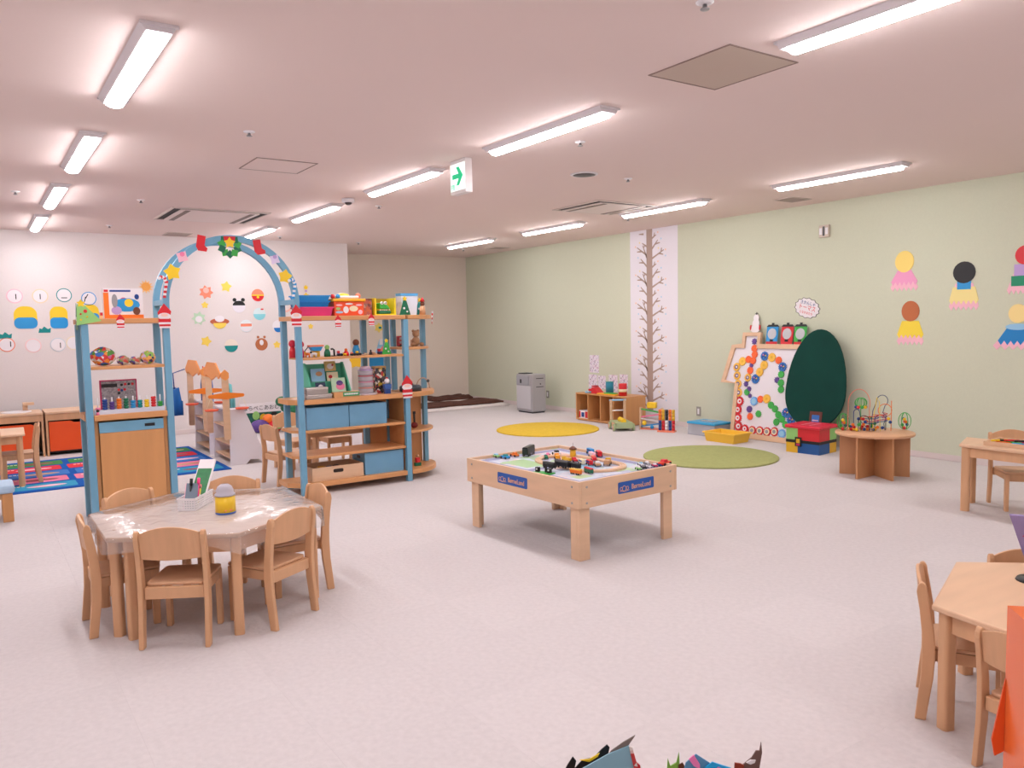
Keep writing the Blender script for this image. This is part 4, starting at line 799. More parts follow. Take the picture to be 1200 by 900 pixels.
# push wagon
t = thing('push_wagon', 'wooden push walker wagon with sage green sides', 'wagon', (6.93, 7.52, 0), math.radians(8)); sage = pl('sage_green', (168, 184, 140)); peach = pl('peach', (230, 180, 150))
obj('bed', MB().bb(-.11, .11, -.17, .17, .035, .11), sage, t, bev=.004); obj('front_panel', MB().bb(-.114, -.1105, -.09, .05, .045, .10), peach, t)
for x in (-.125, .125):
    for y in (-.12, .12): w_ = obj('wheel', MB().cyl((x-.012, y, .045), (x+.012, y, .045), .045, n=18), sage, t); obj('hub', MB().cyl((x-.014, y, .045), (x+.014, y, .045), .03, n=14), peach, w_)
for y in (-.0+.19, ): pass
for x in (-.09, .09): obj('upright', MB().bb(x-.014, x+.014, .171, .195, .05, .37), ply, t)
obj('handle_bar', MB().cyl((-.11, .183, .365), (.11, .183, .365), .012), lblue, t); obj('bead_bar', MB().cyl((-.076, .183, .23), (.076, .183, .23), .010), white, t)
for k in range(4): obj('wooden_block', MB().prism([(-.03, 0), (.03, 0), (.03, .03), (0, .05), (-.03, .03)], (0, -.14+.055*k, .111), (1, 0, 0), (0, 0, 1), .045, (0, 1, 0)), yellow, t)
t.rotation_euler = (0, 0, math.radians(-28)); t.location = (6.86, 7.60, 0)
# ball run and rainbow blocks in front of tree strip
t = thing('ball_run', 'wooden ball run with coloured slanted ramps by tree strip', 'toy', (7.16, 7.36, 0), math.radians(-60))
for x in (-.14, .14): obj('upright', MB().bb(x-.010, x+.010, -.03, .03, 0, .28), ply, t)
for k, (z, m, s) in enumerate(((.24, green, 1), (.18, pink, -1), (.12, white, 1), (.06, sky, -1))):
    R_ = Matrix.Rotation(math.radians(9*s), 3, 'Y'); obj('ramp', MB().box((0, 0, z), (.26, .056, .014), M=R_), m, t)
obj('base', MB().bb(-.17, .17, -.06, .06, 0, .016) if False else MB().bb(-.128, .128, -.05, .05, 0, .016), coral, t); obj('hopper', MB().bb(-.05, .07, -.04, .04, .275, .35), pl('hopper_yellow', (250, 206, 40)), t, bev=.01)
obj('ball', MB().ball((-.08, -.045, .085), .03), yellow, t); obj('ball', MB().ball((.02, -.045, .035), .025), sky, t)
t = thing('abacus_stack', 'upright toy of red orange and black bead columns', 'toy', (7.13, 7.06, 0), math.radians(-60)); obj('base', MB().bb(-.11, .11, -.05, .05, 0, .02), coral, t)
cs = [(navy, orange), (red, gold), (white, black), (navy, orange), (red, gold)]
for k, (m1, m2) in enumerate(cs):
    x = -.085+.0425*k
    for j in range(3): obj('bead', MB().cyl((x, 0, .0205+.042*j), (x, 0, .06+.042*j), .019, n=12), m1, t); obj('bead', MB().cyl((x, 0, .1475+.045*j), (x, 0, .19+.045*j), .019, n=12), m2, t)
# air purifier
t = thing('air_purifier', 'silver grey floor-standing air purifier against green wall', 'air purifier', (7.20, 10.06, 0)); sil = mat('silver_plastic', (176, 174, 178), .4, .3)
obj('body', MB().bb(-.13, .14, -.21, .21, .02, .60), sil, t, bev=.018); obj('foot', MB().bb(-.11, .12, -.19, .19, 0, .0195), dgrey, t); obj('front_panel', MB().bb(-.142, -.1305, -.19, .19, .06, .42), pl('silver_light', (196, 194, 198)), t, bev=.006)
obj('control_panel', MB().bb(-.142, -.1305, -.13, .19, .43, .57), pl('silver_mid', (160, 160, 166)), t, bev=.004); obj('outlet_louvre', MB().bb(-.10, .06, .03, .19, .6002, .612), black, t); obj('display', MB().bb(-.1445, -.1422, .05, .09, .46, .52), black, t)
for z in (.40, .53): obj('side_slot', MB().bb(-.05, .09, -.2125, -.2102, z, z+.012), dgrey, t)
obj('side_knob', MB().cyl((.03, -.2102, .45), (.03, -.2165, .45), .010, n=10), black, t)
# mats and blankets in the corner
m_fut = mat('white_futon', (232, 222, 220), .9, var=.04, scale=(10, 10, 10), bump=.3); m_blk = mat('brown_blanket', (92, 58, 48), .95, var=.2, scale=(14, 14, 14), bump=.6)
def lumpy(x0, x1, y0, y1, z0, hgt, amp, n=16, seed=1):
    random.seed(seed); mb = MB(); ph = [random.uniform(0, 6) for _ in range(6)]; V = []
    f = lambda i, j: amp*(math.sin(i*.9+ph[0])+math.sin(j*1.1+ph[1])+math.sin((i+j)*.6+ph[2]))/3
    for j in range(n+1):
        for i in range(n+1):
            e = min(i, n-i, j, n-j); w_ = 0 if e == 0 else 1; V.append((x0+(x1-x0)*i/n+(.012*math.sin(j*1.7+ph[3]) if i in (0, n) else 0), y0+(y1-y0)*j/n+(.012*math.sin(i*1.3+ph[4]) if j in (0, n) else 0), z0+(hgt*(.55 if e == 0 else 1)+(f(i, j) if w_ else 0))))
    o = len(V); B = [i for i in range(n+1)] + [j*(n+1)+n for j in range(1, n+1)] + [n*(n+1)+i for i in range(n-1, -1, -1)] + [j*(n+1) for j in range(n-1, 0, -1)]
    V2 = [(V[b][0], V[b][1], z0) for b in B]; k = len(B)
    fs = [(j*(n+1)+i, j*(n+1)+i+1, (j+1)*(n+1)+i+1, (j+1)*(n+1)+i) for j in range(n) for i in range(n)] + [(o+q, o+(q+1) % k, B[(q+1) % k], B[q]) for q in range(k)] + [tuple(o+q for q in range(k))[::-1]]
    mb.add(V+V2, fs, True); return mb
def mattress(x0, x1, y0, y1, lb, bl, lb2, seed):
    o = obj('floor_mat', lumpy(x0, x1, y0, y1, .0005, .05, .006, seed=seed), m_fut); tag(o, lb, 'mat', 'mats in the corner')
    o = obj('blanket', lumpy(*bl, .0555, .05, .03, seed=seed+9), m_blk); tag(o, lb2, 'blanket', 'blankets in the corner')
mattress(5.7, 7.50, 11.12, 11.62, 'white floor mat nearest the open carpet in the corner', (5.9, 7.44, 11.20, 11.56), 'long rumpled brown blanket on the nearest floor mat', 3)
mattress(5.4, 7.55, 12.02, 12.62, 'white floor mat along the beige back wall', (6.62, 7.42, 12.15, 12.55), 'folded brown blanket near the green wall corner', 5)
mattress(4.78, 5.36, 11.60, 12.25, 'white floor mat behind the rounded shelf end', (4.85, 5.30, 11.7, 12.1), 'folded brown blanket behind the rounded shelf end', 8)
# paper figures on the green wall: plain coloured cut-outs without faces
def gfig(name, px, py, label, lay, mats, grp='paper dress cutouts on the green wall'):
    p = xp(px, py, XG); lay = [(k_, [(a_*1.12, b_*1.12) for a_, b_ in P_]) for k_, P_ in lay]; o = obj(name, layers(MB(), (0, 0, 0), UG, VG, NG, lay, off=.0005), mats, loc=(XG, p.y, p.z)); tag(o, label, 'wall decoration', grp)
def hem(w_, z, d, n=6): return [(-w_+2*w_*i/(2*n), z-(d if i % 2 else 0)) for i in range(2*n+1)]
def dress(w_, top, bot, tw): return hem(w_, bot, .035) + [(tw, top), (-tw, top)]
gfig('paper_cutout', 1060, 318, 'pink paper dress cutout with yellow rounded top on green wall', [(0, dress(.125, .0, -.14, .06)), (1, dress(.12, .01, -.09, .06)), (2, disc(0, .085, .085, .095))], [lpink, pl('rose_pink', (240, 160, 200)), pl('paper_yellow', (250, 220, 120)), skin])
gfig('paper_cutout', 1130, 332, 'cream paper dress cutout with blue bodice and black round top', [(0, dress(.12, .0, -.19, .07)), (1, dress(.118, -.03, -.14, .09)), (2, rect(-.055, -.05, .055, .02)), (3, disc(0, .09, .09, .09))], [lpink, pl('paper_cream', (244, 226, 150)), sky, black, skin, red])
gfig('paper_cutout', 1067, 376, 'yellow paper dress cutout with brown rounded top', [(0, dress(.12, -.02, -.18, .07)), (1, dress(.118, .0, -.12, .075)), (2, disc(0, .085, .08, .09))], [lpink, pl('paper_sun', (250, 222, 70)), pl('paper_brown', (190, 106, 60)), skin])
gfig('paper_cutout', 1197, 314, 'green and lilac paper dress cutout with red round top', [(0, dress(.10, -.03, -.17, .05)), (1, rect(-.07, -.14, .10, -.06)), (2, rect(-.05, -.06, .07, .03)), (3, disc(.03, .10, .075, .075))], [lpink, pl('paper_green', (0, 140, 100)), lilac, red])
gfig('paper_cutout', 1193, 380, 'blue paper gown cutout with pale yellow rounded top', [(0, dress(.18, -.02, -.17, .06)), (1, dress(.145, .0, -.13, .06)), (2, disc(0, -.02, .09, .025)), (3, disc(0, .085, .07, .075))], [lpink, pl('paper_blue', (20, 130, 200)), lblue, pl('paper_pale_yellow', (248, 222, 150)), skin])
# three engine-front cut-outs standing on the gear board's roof, white blob cut-out, lettered tag
def boardfig(name, px, py, label, lay, mats, grp):
    u_, v_ = bh(px, py, 0); v_ = zt if name == 'paper_engine' else O[5][1]
    c = BO+BU*u_+BV*(v_+.0015); o = obj(name, layers(MB(), (0, 0, 0), BU, BV, BN, lay, off=.002), mats, loc=tuple(c)); tag(o, label, 'decoration', grp)
for px, m, lb in ((904, sky, 'blue'), (921.5, red, 'red'), (937, green, 'green')):
    boardfig('paper_engine', px, 404, lb+' paper engine-front cutout standing on the gear board', [(1, rect(-.075, 0, .075, .03)), (0, rect(-.078, .03, .078, .20)), (2, [(-.085, .20), (.085, .20), (.06, .225), (-.06, .225)]), (2, rect(-.015, .225, .015, .245)), (3, disc(0, .12, .058, .062)), (2, rect(-.02, .03, .02, .055))], [m, red, black, pl('engine_grey', (196, 196, 202))], 'engine-front cutouts on the gear board')
boardfig('paper_cutout_white', 885, 389, 'white rounded paper cutout with black sprig on the board chimney', [(0, disc(0, .045, .07, .045)), (0, disc(0, .11, .05, .05)), (0, disc(0, .175, .038, .04)), (2, rect(-.004, .21, .004, .24)), (2, rect(-.02, .218, .02, .224)), (1, disc(-.065, .06, .008, .03)), (1, disc(.065, .06, .008, .03))], [paper, red, black], 'white cutout')
p = xp(946, 361, XG)
t = thing('lettered_tag', 'white jagged-edge tag with blue and red Japanese lettering', 'sign', (XG, p.y, p.z))
obj('card', MB().prism(rot2([(a_*1.25, b_*.86) for a_, b_ in star(0, 0, .135, .121, 14)], -14), (0, 0, 0), UG, VG, .002, NG, off=.0005), black, t)
obj('face', MB().prism(rot2([(a_*1.25, b_*.86) for a_, b_ in star(0, 0, .128, .114, 14)], -14), (0, 0, 0), UG, VG, .0012, NG, off=.0026), paper, t)
a6 = math.radians(-14); uu = Vector(UG)*math.cos(a6)+Vector(VG)*math.sin(a6); vv = Vector(VG)*math.cos(a6)-Vector(UG)*math.sin(a6)
for txt, s_, m, dz in (('きかんしゃ', .046, navy, .052), ('トーマス', .066, red, .0), ('となかまたち', .034, red, -.055)): put_text(txt, s_, m, t, Vector(NG)*.0042+vv*dz, uu, vv, NG, sx=.85)
# ================================================================== WHITE WALL STICKERS
def wfig(name, px, py, label, lay, mats, grp, cat='wall decoration'):
    p = yp(px, py, YW); lay = [(k_, [(a_*1.27, b_*1.27) for a_, b_ in P_]) for k_, P_ in lay]; o = obj(name, layers(MB(), (0, 0, 0), UW, VW, NW, lay, off=.0005), mats, loc=(p.x, YW, p.z)); tag(o, label, cat, grp)
PX = 1/102.0
clk = 'round paper clock faces on the white wall'
def clock(px, py, rimm, label, bars): wfig('paper_clock', px, py, label, [(0, disc(0, 0, .067, .067, 24)), (1, disc(0, 0, .059, .059, 24))] + [(2, rot2(rect(-.004, 0, .004, .05), a_, x, y)) for a_, x, y in bars], [rimm, paper, black], clk)
clock(17, 347, lpink, 'pale pink rimmed paper clock with upright black hand', [(0, .01, -.03)]); clock(47, 347, pl('pale_orange', (244, 214, 170)), 'pale orange rimmed paper clock with upright black hand', [(0, 0, -.03)]); clock(75, 346, teal, 'teal rimmed paper clock with level black hand', [(90, .025, -.025)]); clock(104, 350, sky, 'blue rimmed paper clock with slanted black hands', [(-30, -.03, 0), (-15, -.04, -.03)])
clock(8, 404, coral, 'coral rimmed paper clock above the play kitchen', [(0, .03, -.02)]); clock(39, 405, pl('blush', (244, 204, 204)), 'blush rimmed paper clock above the play kitchen', []); clock(68, 404, pl('mist', (206, 214, 222)), 'grey-blue rimmed paper clock above the play kitchen', [(0, .02, -.03)]); clock(86.5, 402, cream, 'cream rimmed paper clock half behind the shelf post', [])
def twotone(px, py, w_, h_, mt, mb_, label, grp='two-tone paper capsules on the white wall', extra=()): wfig('paper_capsule', px, py, label, [(0, rrect(-w_/2, -h_/2, w_/2, h_/2, min(w_, h_)*.42, 6)), (1, [(x, y) for x, y in rrect(-w_/2, -h_/2, w_/2, 0, min(w_, h_)*.24, 5)])] + list(extra), [mt, mb_, black, white, red], grp)
twotone(30, 372, .19, .21, yellow, sky, 'wide yellow paper capsule with blue lower half on wall'); twotone(69, 372, .15, .21, yellow, pl('capsule_blue', (30, 150, 220)), 'narrow yellow paper capsule with blue lower half on wall'); twotone(106, 367, .15, .17, yellow, sky, 'yellow paper capsule partly behind the green paper tree')
for px, py, lb in ((6, 393.5, 'teal paper coronet near the coral clock'), (52, 386.8, 'teal paper coronet between two yellow capsules')):
    wfig('wall_coronet', px, py, lb, [(0, [(-.05, -.025), (.05, -.025), (.055, .02), (.03, .008), (.0, .035), (-.02, .01), (-.04, .018)])], [teal], 'teal paper coronets')
wfig('paper_sun', 171, 336, 'orange paper sun above the boxed toy', [(0, star(0, 0, .07, .045, 12)), (1, disc(0, 0, .042))], [pl('sun_pale', (250, 200, 140)), pl('sun_orange', (246, 170, 80))], 'sun stickers')
wfig('paper_tag', 120, 371, 'tiny orange paper tag beside the boxed toy', [(0, rect(-.03, -.04, .02, .04)), (1, rect(-.02, .01, .02, .04))], [pl('pale_orange2', (244, 190, 130)), red], 'small wall tags')
st = 'yellow paper stars on the white wall'
for px, py, r, a_, lb in ((265, 336, .062, 80, 'yellow paper star highest inside the arch'), (240, 357.5, .04, 90, 'small pale yellow star below the coral splash'), (241.5, 400, .06, 70, 'wide yellow star left of the teal-based disc'), (324.5, 404, .045, 90, 'yellow star near the arch post beside brown disc'), (364, 382.5, .035, 90, 'small yellow star above the shelf figurines')):
    wfig('wall_star', px, py, lb, [(0, star(0, 0, r, r*.62, 5, a_))], [pl('star_yellow', (248, 214, 90))], st)
wfig('wall_star', 417, 423.5, 'mustard yellow star above the green bookstand', [(0, star(0, 0, .09, .06, 5, 90))], [pl('star_mustard', (236, 186, 40))], st)
sp_ = 'small splash stickers on the white wall'
wfig('wall_splash', 241.5, 342.5, 'coral paper splash with tan specks inside the arch', [(0, star(0, 0, .075, .05, 7, 100)), (1, disc(0, .02, .03))], [coral, pl('splash_pale', (250, 190, 180))], sp_); wfig('wall_splash', 233, 373, 'pale green paper splash left of the red-brown disc', [(0, star(0, 0, .075, .05, 7, 80)), (1, disc(0, -.01, .035))], [pl('splash_green', (190, 220, 190)), paper], sp_)
wfig('wall_splash', 352, 424-8, 'light blue paper splash behind the shelf figurines', [(0, star(.0, .08, .05, .03, 7)), (0, star(.02, 0, .06, .035, 7, 60))], [lblue], sp_) if False else None
dg = 'plain paper discs inside the arch'
def pdisc(px, py, r, lay, mats, label): wfig('paper_disc', px, py, label, [(0, disc(0, 0, r, r, 24))] + lay, mats, dg)
low = lambda r: disc(0, 0, r, r, 18, 180, 360)
pdisc(302, 346, .068, [(1, low(.066)), (2, rect(-.066, -.006, .066, .006)), (2, disc(0, -.02, .014))], [coral, red, yellow], 'coral and red paper disc with yellow belt')
pdisc(280, 359, .068, [(1, disc(0, .01, .066, .05, 18, 0, 180)), (1, disc(-.045, .07, .02)), (1, disc(.045, .07, .02))], [pl('disc_white', (236, 230, 240)), black], 'white paper disc with black top and two knobs'); pdisc(304, 368, .068, [(1, low(.066)), (2, rect(.015, .045, .045, .06))], [pl('disc_mist', (214, 232, 236)), pl('disc_aqua', (140, 214, 226)), red], 'pale aqua paper disc with red tab')
pdisc(257.5, 378, .062, [(1, disc(0, .01, .10, .035)), (0, disc(0, .04, .05, .035)), (2, disc(0, -.005, .068, .06, 18, 180, 360))], [paper, pl('disc_rust', (190, 96, 62)), pl('disc_yellow', (246, 214, 90))], 'rust brown brimmed paper disc with yellow base'); pdisc(288.5, 382, .068, [(1, rect(-.06, -.005, .06, .025)), (2, disc(0, .0, .06, .06, 18, 200, 340))], [pl('disc_ice', (228, 236, 240)), coral, paper], 'white paper disc with coral band')
pdisc(271, 405, .07, [(1, low(.07))], [pl('disc_sand', (238, 226, 212)), teal], 'sand paper disc with teal lower half'); pdisc(306.5, 403.5, .068, [(0, disc(-.035, .08, .014)), (0, disc(.035, .08, .014)), (1, disc(0, .02, .022, .03))], [pl('disc_brown', (186, 108, 66)), paper], 'brown paper disc with two small knobs'); pdisc(326, 382, .065, [(1, disc(0, -.02, .05, .05, 18, 180, 360))], [paper, pl('disc_blue', (20, 120, 200)), black], 'white paper disc with blue base behind the arch post')
pdisc(335, 359, .065, [(1, disc(0, 0, .045, .045))], [pl('ring_coral', (248, 190, 176)), pl('ring_inner', (236, 224, 222))], 'coral ring disc behind the arch crossbar')
wfig('paper_flower', 358.5, 341, 'tiny yellow and violet paper flowers right of the arch', [(0, star(0, -.05, .035, .02)), (1, disc(0, .0, .014)), (0, star(0, .04, .03, .018))], [yellow, lilac], 'small wall flowers')
# beige back wall stickers seen through the shelf
def bfig(name, px, py, label, lay, mats, grp, cat='wall decoration'):
    p = yp(px, py, YR); o = obj(name, layers(MB(), (0, 0, 0), UW, VW, NW, lay, off=.0005), mats, loc=(p.x, YR, p.z)); tag(o, label, cat, grp)
bfig('paper_cutout', 444, 384, 'yellow paper cutout on the beige wall behind the shelf', [(0, star(0, 0, .09, .06, 6)), (1, disc(.02, 0, .03, .02))], [pl('cut_yellow', (246, 220, 110)), teal], 'cutouts on the beige wall'); bfig('paper_poster', 446, 404, 'pale blue and coral paper poster on the beige wall', [(0, [(-.10, -.14), (.10, -.14), (.10, .10), (-.02, .10)]), (1, rect(-.02, .0, .14, .10)), (2, disc(.06, -.08, .06))], [lblue, paper, coral], 'cutouts on the beige wall')
bfig('blue_poster', 443, 427, 'plain bright blue card on the beige wall behind shelf', [(0, rect(-.16, -.12, .16, .12))], [pl('poster_blue', (30, 140, 200))], 'cutouts on the beige wall')
# ================================================================== RUG, PLAY KITCHEN, MARKET STALLS
t = thing('patterned_rug', 'blue rug printed with rows of coloured rectangles', 'rug', (.75, 9.0, 0)); m_rug = mat('rug_blue', (34, 92, 176), .95, var=.06, scale=(40, 40, 40), bump=.3, spec=.1)
obj('rug_base', MB().bb(-1.35, 1.33, -.95, .95, .0005, .010), m_rug, t)
rc = [pl('rug_teal', (34, 150, 190), .9), pl('rug_pink', (236, 130, 160), .9), pl('rug_cobalt', (50, 120, 200), .9), pl('rug_red', (220, 44, 60), .9), pl('rug_green', (60, 140, 70), .9)]
acc = [yellow, lpink, white, pl('rug_maroon', (140, 30, 60)), lgreen, skin2]
for r in range(5):
    for c in range(4):
        x0 = -1.27+c*.66-.04*(r % 2); y0 = -.87+r*.355
        f_ = obj('printed_patch', MB().prism(rrect(x0, y0, min(x0+.60, 1.28), y0+.29, .03), (0, 0, .0101), (1, 0, 0), (0, 1, 0), .001, (0, 0, 1)), rc[r], t)
        obj('printed_motif', MB().prism(disc(x0+.36, y0+.14, .16, .05, 14), (0, 0, .0112), (1, 0, 0), (0, 1, 0), .0006, (0, 0, 1)), acc[(r*2+c) % 6], f_)
        for q in range(4): obj('printed_mark', MB().prism(rect(x0+.06+.035*q, y0+.20, x0+.085+.035*q, y0+.235), (0, 0, .0112), (1, 0, 0), (0, 1, 0), .0006, (0, 0, 1)), cream, f_)
m_or = pl('orange_door', (236, 84, 24), .45)
for x0, x1, lb, sink in ((.02, .63, 'wooden play kitchen cabinet with sink and orange door', True), (.65, 1.26, 'wooden play kitchen cabinet with orange door beside shelf post', False)):
    t = thing('play_kitchen', lb, 'cabinet', ((x0+x1)/2, 10.55, 0)); w_ = (x1-x0)/2
    obj('worktop', MB().bb(-w_, w_, -.25, .25, .475, .50), beech_h, t, bev=.004); obj('apron', MB().bb(-w_+.01, w_-.01, -.235, -.215, .40, .4745), beech, t)
    for s in (-1, 1): obj('side_panel', MB().bb(s*w_, s*(w_-.022), -.24, .24, 0, .4745), beech, t)
    obj('back_panel', MB().bb(-w_+.023, w_-.023, .22, .238, .03, .4745), black, t); obj('bottom_panel', MB().bb(-w_+.023, w_-.023, -.21, .219, .03, .05), black, t)
    if sink: D_ = rrect(-w_+.03, .07, w_-.09, .375, .04)
    else: D_ = [(-w_+.03, .05), (w_-.05, .05), (w_-.05, .365), (-.02, .365), (-.06, .385), (-w_+.03, .385)]
    d = obj('door', MB().prism(D_, (0, -.236, 0), (1, 0, 0), (0, 0, 1), .018, (0, 1, 0)), m_or, t, bev=.002)
    if sink:
        obj('basin', MB().lathe([(.15, .5003), (.15, .508), (.13, .510), (.11, .504), (.001, .503)], (.06, 0, 0), 24), white, t); tp = obj('tap', MB().bb(.13, .18, .10, .15, .5005, .60), beech_h, t); obj('spout', MB().bb(.13, .24, .02, .0995, .57, .60), beech_h, tp)
# two market stalls facing -X with white slanted end panels
wp = pl('stall_white', (232, 226, 232), .45); orf = pl('stall_orange', (240, 156, 84), .5); orr = pl('stall_coral', (238, 98, 62), .45); orr2 = pl('stall_bright', (246, 136, 40), .45)
def stall(y0, y1, lb, near):
    t = thing('market_stall', lb, 'play stall', (2.24, (y0+y1)/2, 0)); h_ = (y1-y0)/2
    def endp(y, nm):
        arch = [(.20, 0), (.17, .035), (.12, .045), (.08, .035), (.055, 0)]
        P = [(-.11, 0), (-.11, .575), (.03, .575), (.30, 0)] + [(x+.02, z) for x, z in arch]
        return obj(nm, MB().prism([(-.11, 0), (-.10, .575), (.04, .575), (.27, 0), (.215, 0), (.19, .04), (.09, .045), (.05, 0)], (0, y, 0), (1, 0, 0), (0, 0, 1), .02, (0, 1, 0)), wp, t)
    endp(-h_, 'end_panel'); endp(h_-.02, 'end_panel')
    for z, xa in ((.06, .20), (.20, .14), (.38, .08)): obj('shelf', MB().bb(-.10, xa, -h_+.021, h_-.021, z, z+.014), ply, t)
    obj('back_panel', MB().prism([(xa, z) for xa, z in ((.05, .56), (.058, .56), (.25, .08), (.242, .08))], (0, -h_+.021, 0), (1, 0, 0), (0, 0, 1), 2*h_-.042, (0, 1, 0)), wp, t)
    obj('counter', MB().bb(-.10, .05, -h_+.021, h_-.021, .555, .57), wp, t)
    for y in (-h_-.012, h_+.012):
        obj('upright', MB().prism(rrect(-.165, .27, -.10, .94, .012), (0, y-.011, 0), (1, 0, 0), (0, 0, 1), .022, (0, 1, 0)), ply, t)
        obj('upright_cap', MB().prism([(-.17, .90), (-.13, .875), (-.095, .90), (-.095, .95), (-.132, .985), (-.17, .95)], (0, y-.013, 0), (1, 0, 0), (0, 0, 1), .026, (0, 1, 0)), orf, t)
    Pz = [(-h_+.0, .92), (-h_+.06, .89), (-h_+.12, .92), (-.06, .88), (0, .865), (.06, .88), (h_-.12, .92), (h_-.06, .89), (h_, .92), (h_, .95), (h_-.16, 1.05), (-h_+.16, 1.05), (-h_, .95)]
    obj('roof_board', MB().prism(Pz, (-.168, 0, 0), (0, 1, 0), (0, 0, 1), .014, (-1, 0, 0)), orf, t)
    arm = [(-.06, -.03), (.06, -.03), (.06, .03), (-.06, .03)]
    obj('balance_arm', MB().prism([(-.17, -.016), (.0, -.035), (.17, -.016), (.18, 0), (.17, .016), (0, .035), (-.17, .016), (-.18, 0)], (-.13, -h_-.0235, .72), (1, 0, 0), (0, 0, 1), .012, (0, -1, 0)), orr2, t)
    for x in (-.28, .02): sp = obj('scale_pan', MB().lathe([(.06, 0), (.07, .018), (.001, .018)], (x, -h_-.03, .575), 20), orr, t)
    for x in (-.28, .02):
        for dx in (-.05, .05): obj('cord', MB().cyl((x, -h_-.03, .715), (x+dx, -h_-.03, .592), .002, n=5), cream, t)
stall(8.27, 8.93, 'white and wood play market stall nearer the arch', True); stall(9.12, 9.80, 'white and wood play market stall behind the first one', False)
t = thing('shopping_bag', 'blue cloth bag hanging on the rear market stall', 'bag', (1.90, 9.75, .42)); obj('bag', lumpy(-.06, .06, -.16, .16, 0, .30, .02, seed=4, n=8), pl('bag_blue', (30, 110, 190), .8), t); obj('strap', MB().tube([(0, -.08, .30), (0, -.05, .48), (.14, .0, .52)], .007, 6), navy, t)
t = thing('cloth_apron', 'aqua and orange cloth hanging inside the nearer stall', 'cloth', (2.22, 8.6, .571)); obj('cloth', lumpy(-.03, .03, -.10, .10, 0, .24, .02, seed=6, n=8), pl('cloth_aqua', (120, 206, 214), .8), t); obj('cloth_trim', lumpy(-.034, -.031, -.14, -.06, 0, .20, .01, seed=2, n=6), orange, t)
t = thing('cloth_apron', 'blue cloth with red strap hanging inside the rear stall', 'cloth', (2.22, 9.5, .571)); obj('cloth', lumpy(-.03, .03, -.14, .14, 0, .34, .03, seed=16, n=8), pl('cloth_blue', (30, 90, 170), .8), t); obj('strap', MB().tube([(-.02, -.1, .3), (-.035, 0, .40), (-.02, .08, .3)], .006, 6), red, t)
# picture-book panel with plush toys by the white wall
t = thing('picture_board', 'white and green picture board with black Japanese title', 'board', (3.33, 10.93, 0)); obj('panel', MB().bb(-.36, .36, 0, .03, .0, .37), paper, t); obj('picture', MB().bb(-.355, .20, -.0015, -.0003, .03, .24), mat('picture_green', (24, 96, 80), .7, var=.4, scale=(20, 20, 20)), t)
put_text('はらぺこあおむし', .072, black, t, Vector((-.04, -.001, .30)), UW, VW, NW)
for x, z, m in ((-.05, .16, gold), (.04, .13, magenta), (-.15, .2, lgreen), (.10, .18, black)): obj('picture_spot', MB().prism(disc(x, z, .05, .06, 12), (0, -.0016, 0), UW, VW, .0008, NW), m, t)
t = thing('plush_toy', 'round red and purple plush toy before picture board', 'plush', (3.27, 10.6, 0)); obj('head', MB().ball((.06, -.03, .085), (.10, .09, .085)), red, t); obj('nose', MB().ball((.08, -.115, .08), (.045, .02, .035)), lgreen, t); obj('body', MB().ball((-.14, 0, .09), (.13, .09, .09)), purple, t); obj('body', MB().ball((-.02, .02, .17), (.08, .07, .075)), orange, t); obj('antenna', MB().ball((.13, -.0, .185), (.02, .02, .05)), purple, t)
t = thing('plush_toy', 'dark green lumpy plush toy behind the shelf post', 'plush', (3.52, 10.4, 0)); obj('base', MB().lathe([(.13, 0), (.13, .26), (.001, .26)]), cream, t); obj('body', MB().ball((0, 0, .33), (.17, .10, .085)), dgreen, t); obj('head', MB().ball((-.15, -.02, .42), (.09, .08, .07)), dgreen, t); obj('tail', MB().ball((.16, 0, .36), (.08, .06, .06)), dgreen, t); obj('crest', MB().ball((.02, 0, .42), (.10, .04, .05)), teal, t)
t = thing('cardboard_box', 'low white carton with red print behind the shelf', 'box', (3.9, 8.9, 0)); obj('carton', MB().bb(-.5, .5, -.2, .2, 0, .30), paper, t); 
for x, z in ((-.3, .20), (-.05, .16), (.25, .22)): obj('print', MB().prism(disc(x, z, .07, .02, 10), (0, -.2005, 0), UW, VW, .001, NW), red, t)
# ================================================================== TOYS ON THE LEFT UNIT
ZTOP, ZMID, ZCNT = 1.4885, 1.1455, .7985
t = thing('boxed_toy', 'white toy box with orange side and blue printed picture', 'box', (.955, 6.52, ZTOP)); 
obj('carton', MB().bb(-.132, .132, -.04, .04, 0, .222), paper, t); obj('orange_panel', MB().bb(-.1325, -.098, -.0415, -.0402, .002, .19), orange, t); obj('orange_panel', MB().bb(-.0978, .1325, -.0415, -.0402, .0, .028), orange, t); obj('title_bar', MB().bb(-.09, .05, -.0415, -.0402, .196, .210), navy, t); obj('corner_mark', MB().bb(-.128, -.10, -.0415, -.0402, .195, .212), red, t)
for x, z, rx, rz_, m in ((.02, .10, .09, .05, sky), (-.0, .12, .03, .035, magenta), (.035, .115, .03, .03, yellow), (-.05, .06, .035, .03, lilac), (.085, .055, .025, .03, brown), (.09, .16, .016, .02, navy), (-.06, .13, .02, .05, grey)): obj('printed_shape', MB().prism(disc(x, z, rx, rz_, 14), (0, -.0416-.0004*abs(x*10), 0), UW, VW, .0006, NW), m, t)
m_bag = [motley('patchwork_%d' % k, c, 38+6*k) for k, c in enumerate(([(220, 60, 60), (90, 150, 60), (60, 110, 190), (230, 200, 180), (240, 150, 60), (210, 110, 170), (240, 240, 240)], [(180, 140, 110), (230, 225, 220), (90, 80, 160), (210, 80, 70), (120, 170, 90)], [(240, 180, 90), (150, 200, 90), (210, 180, 220), (60, 60, 110), (220, 120, 130)]))]
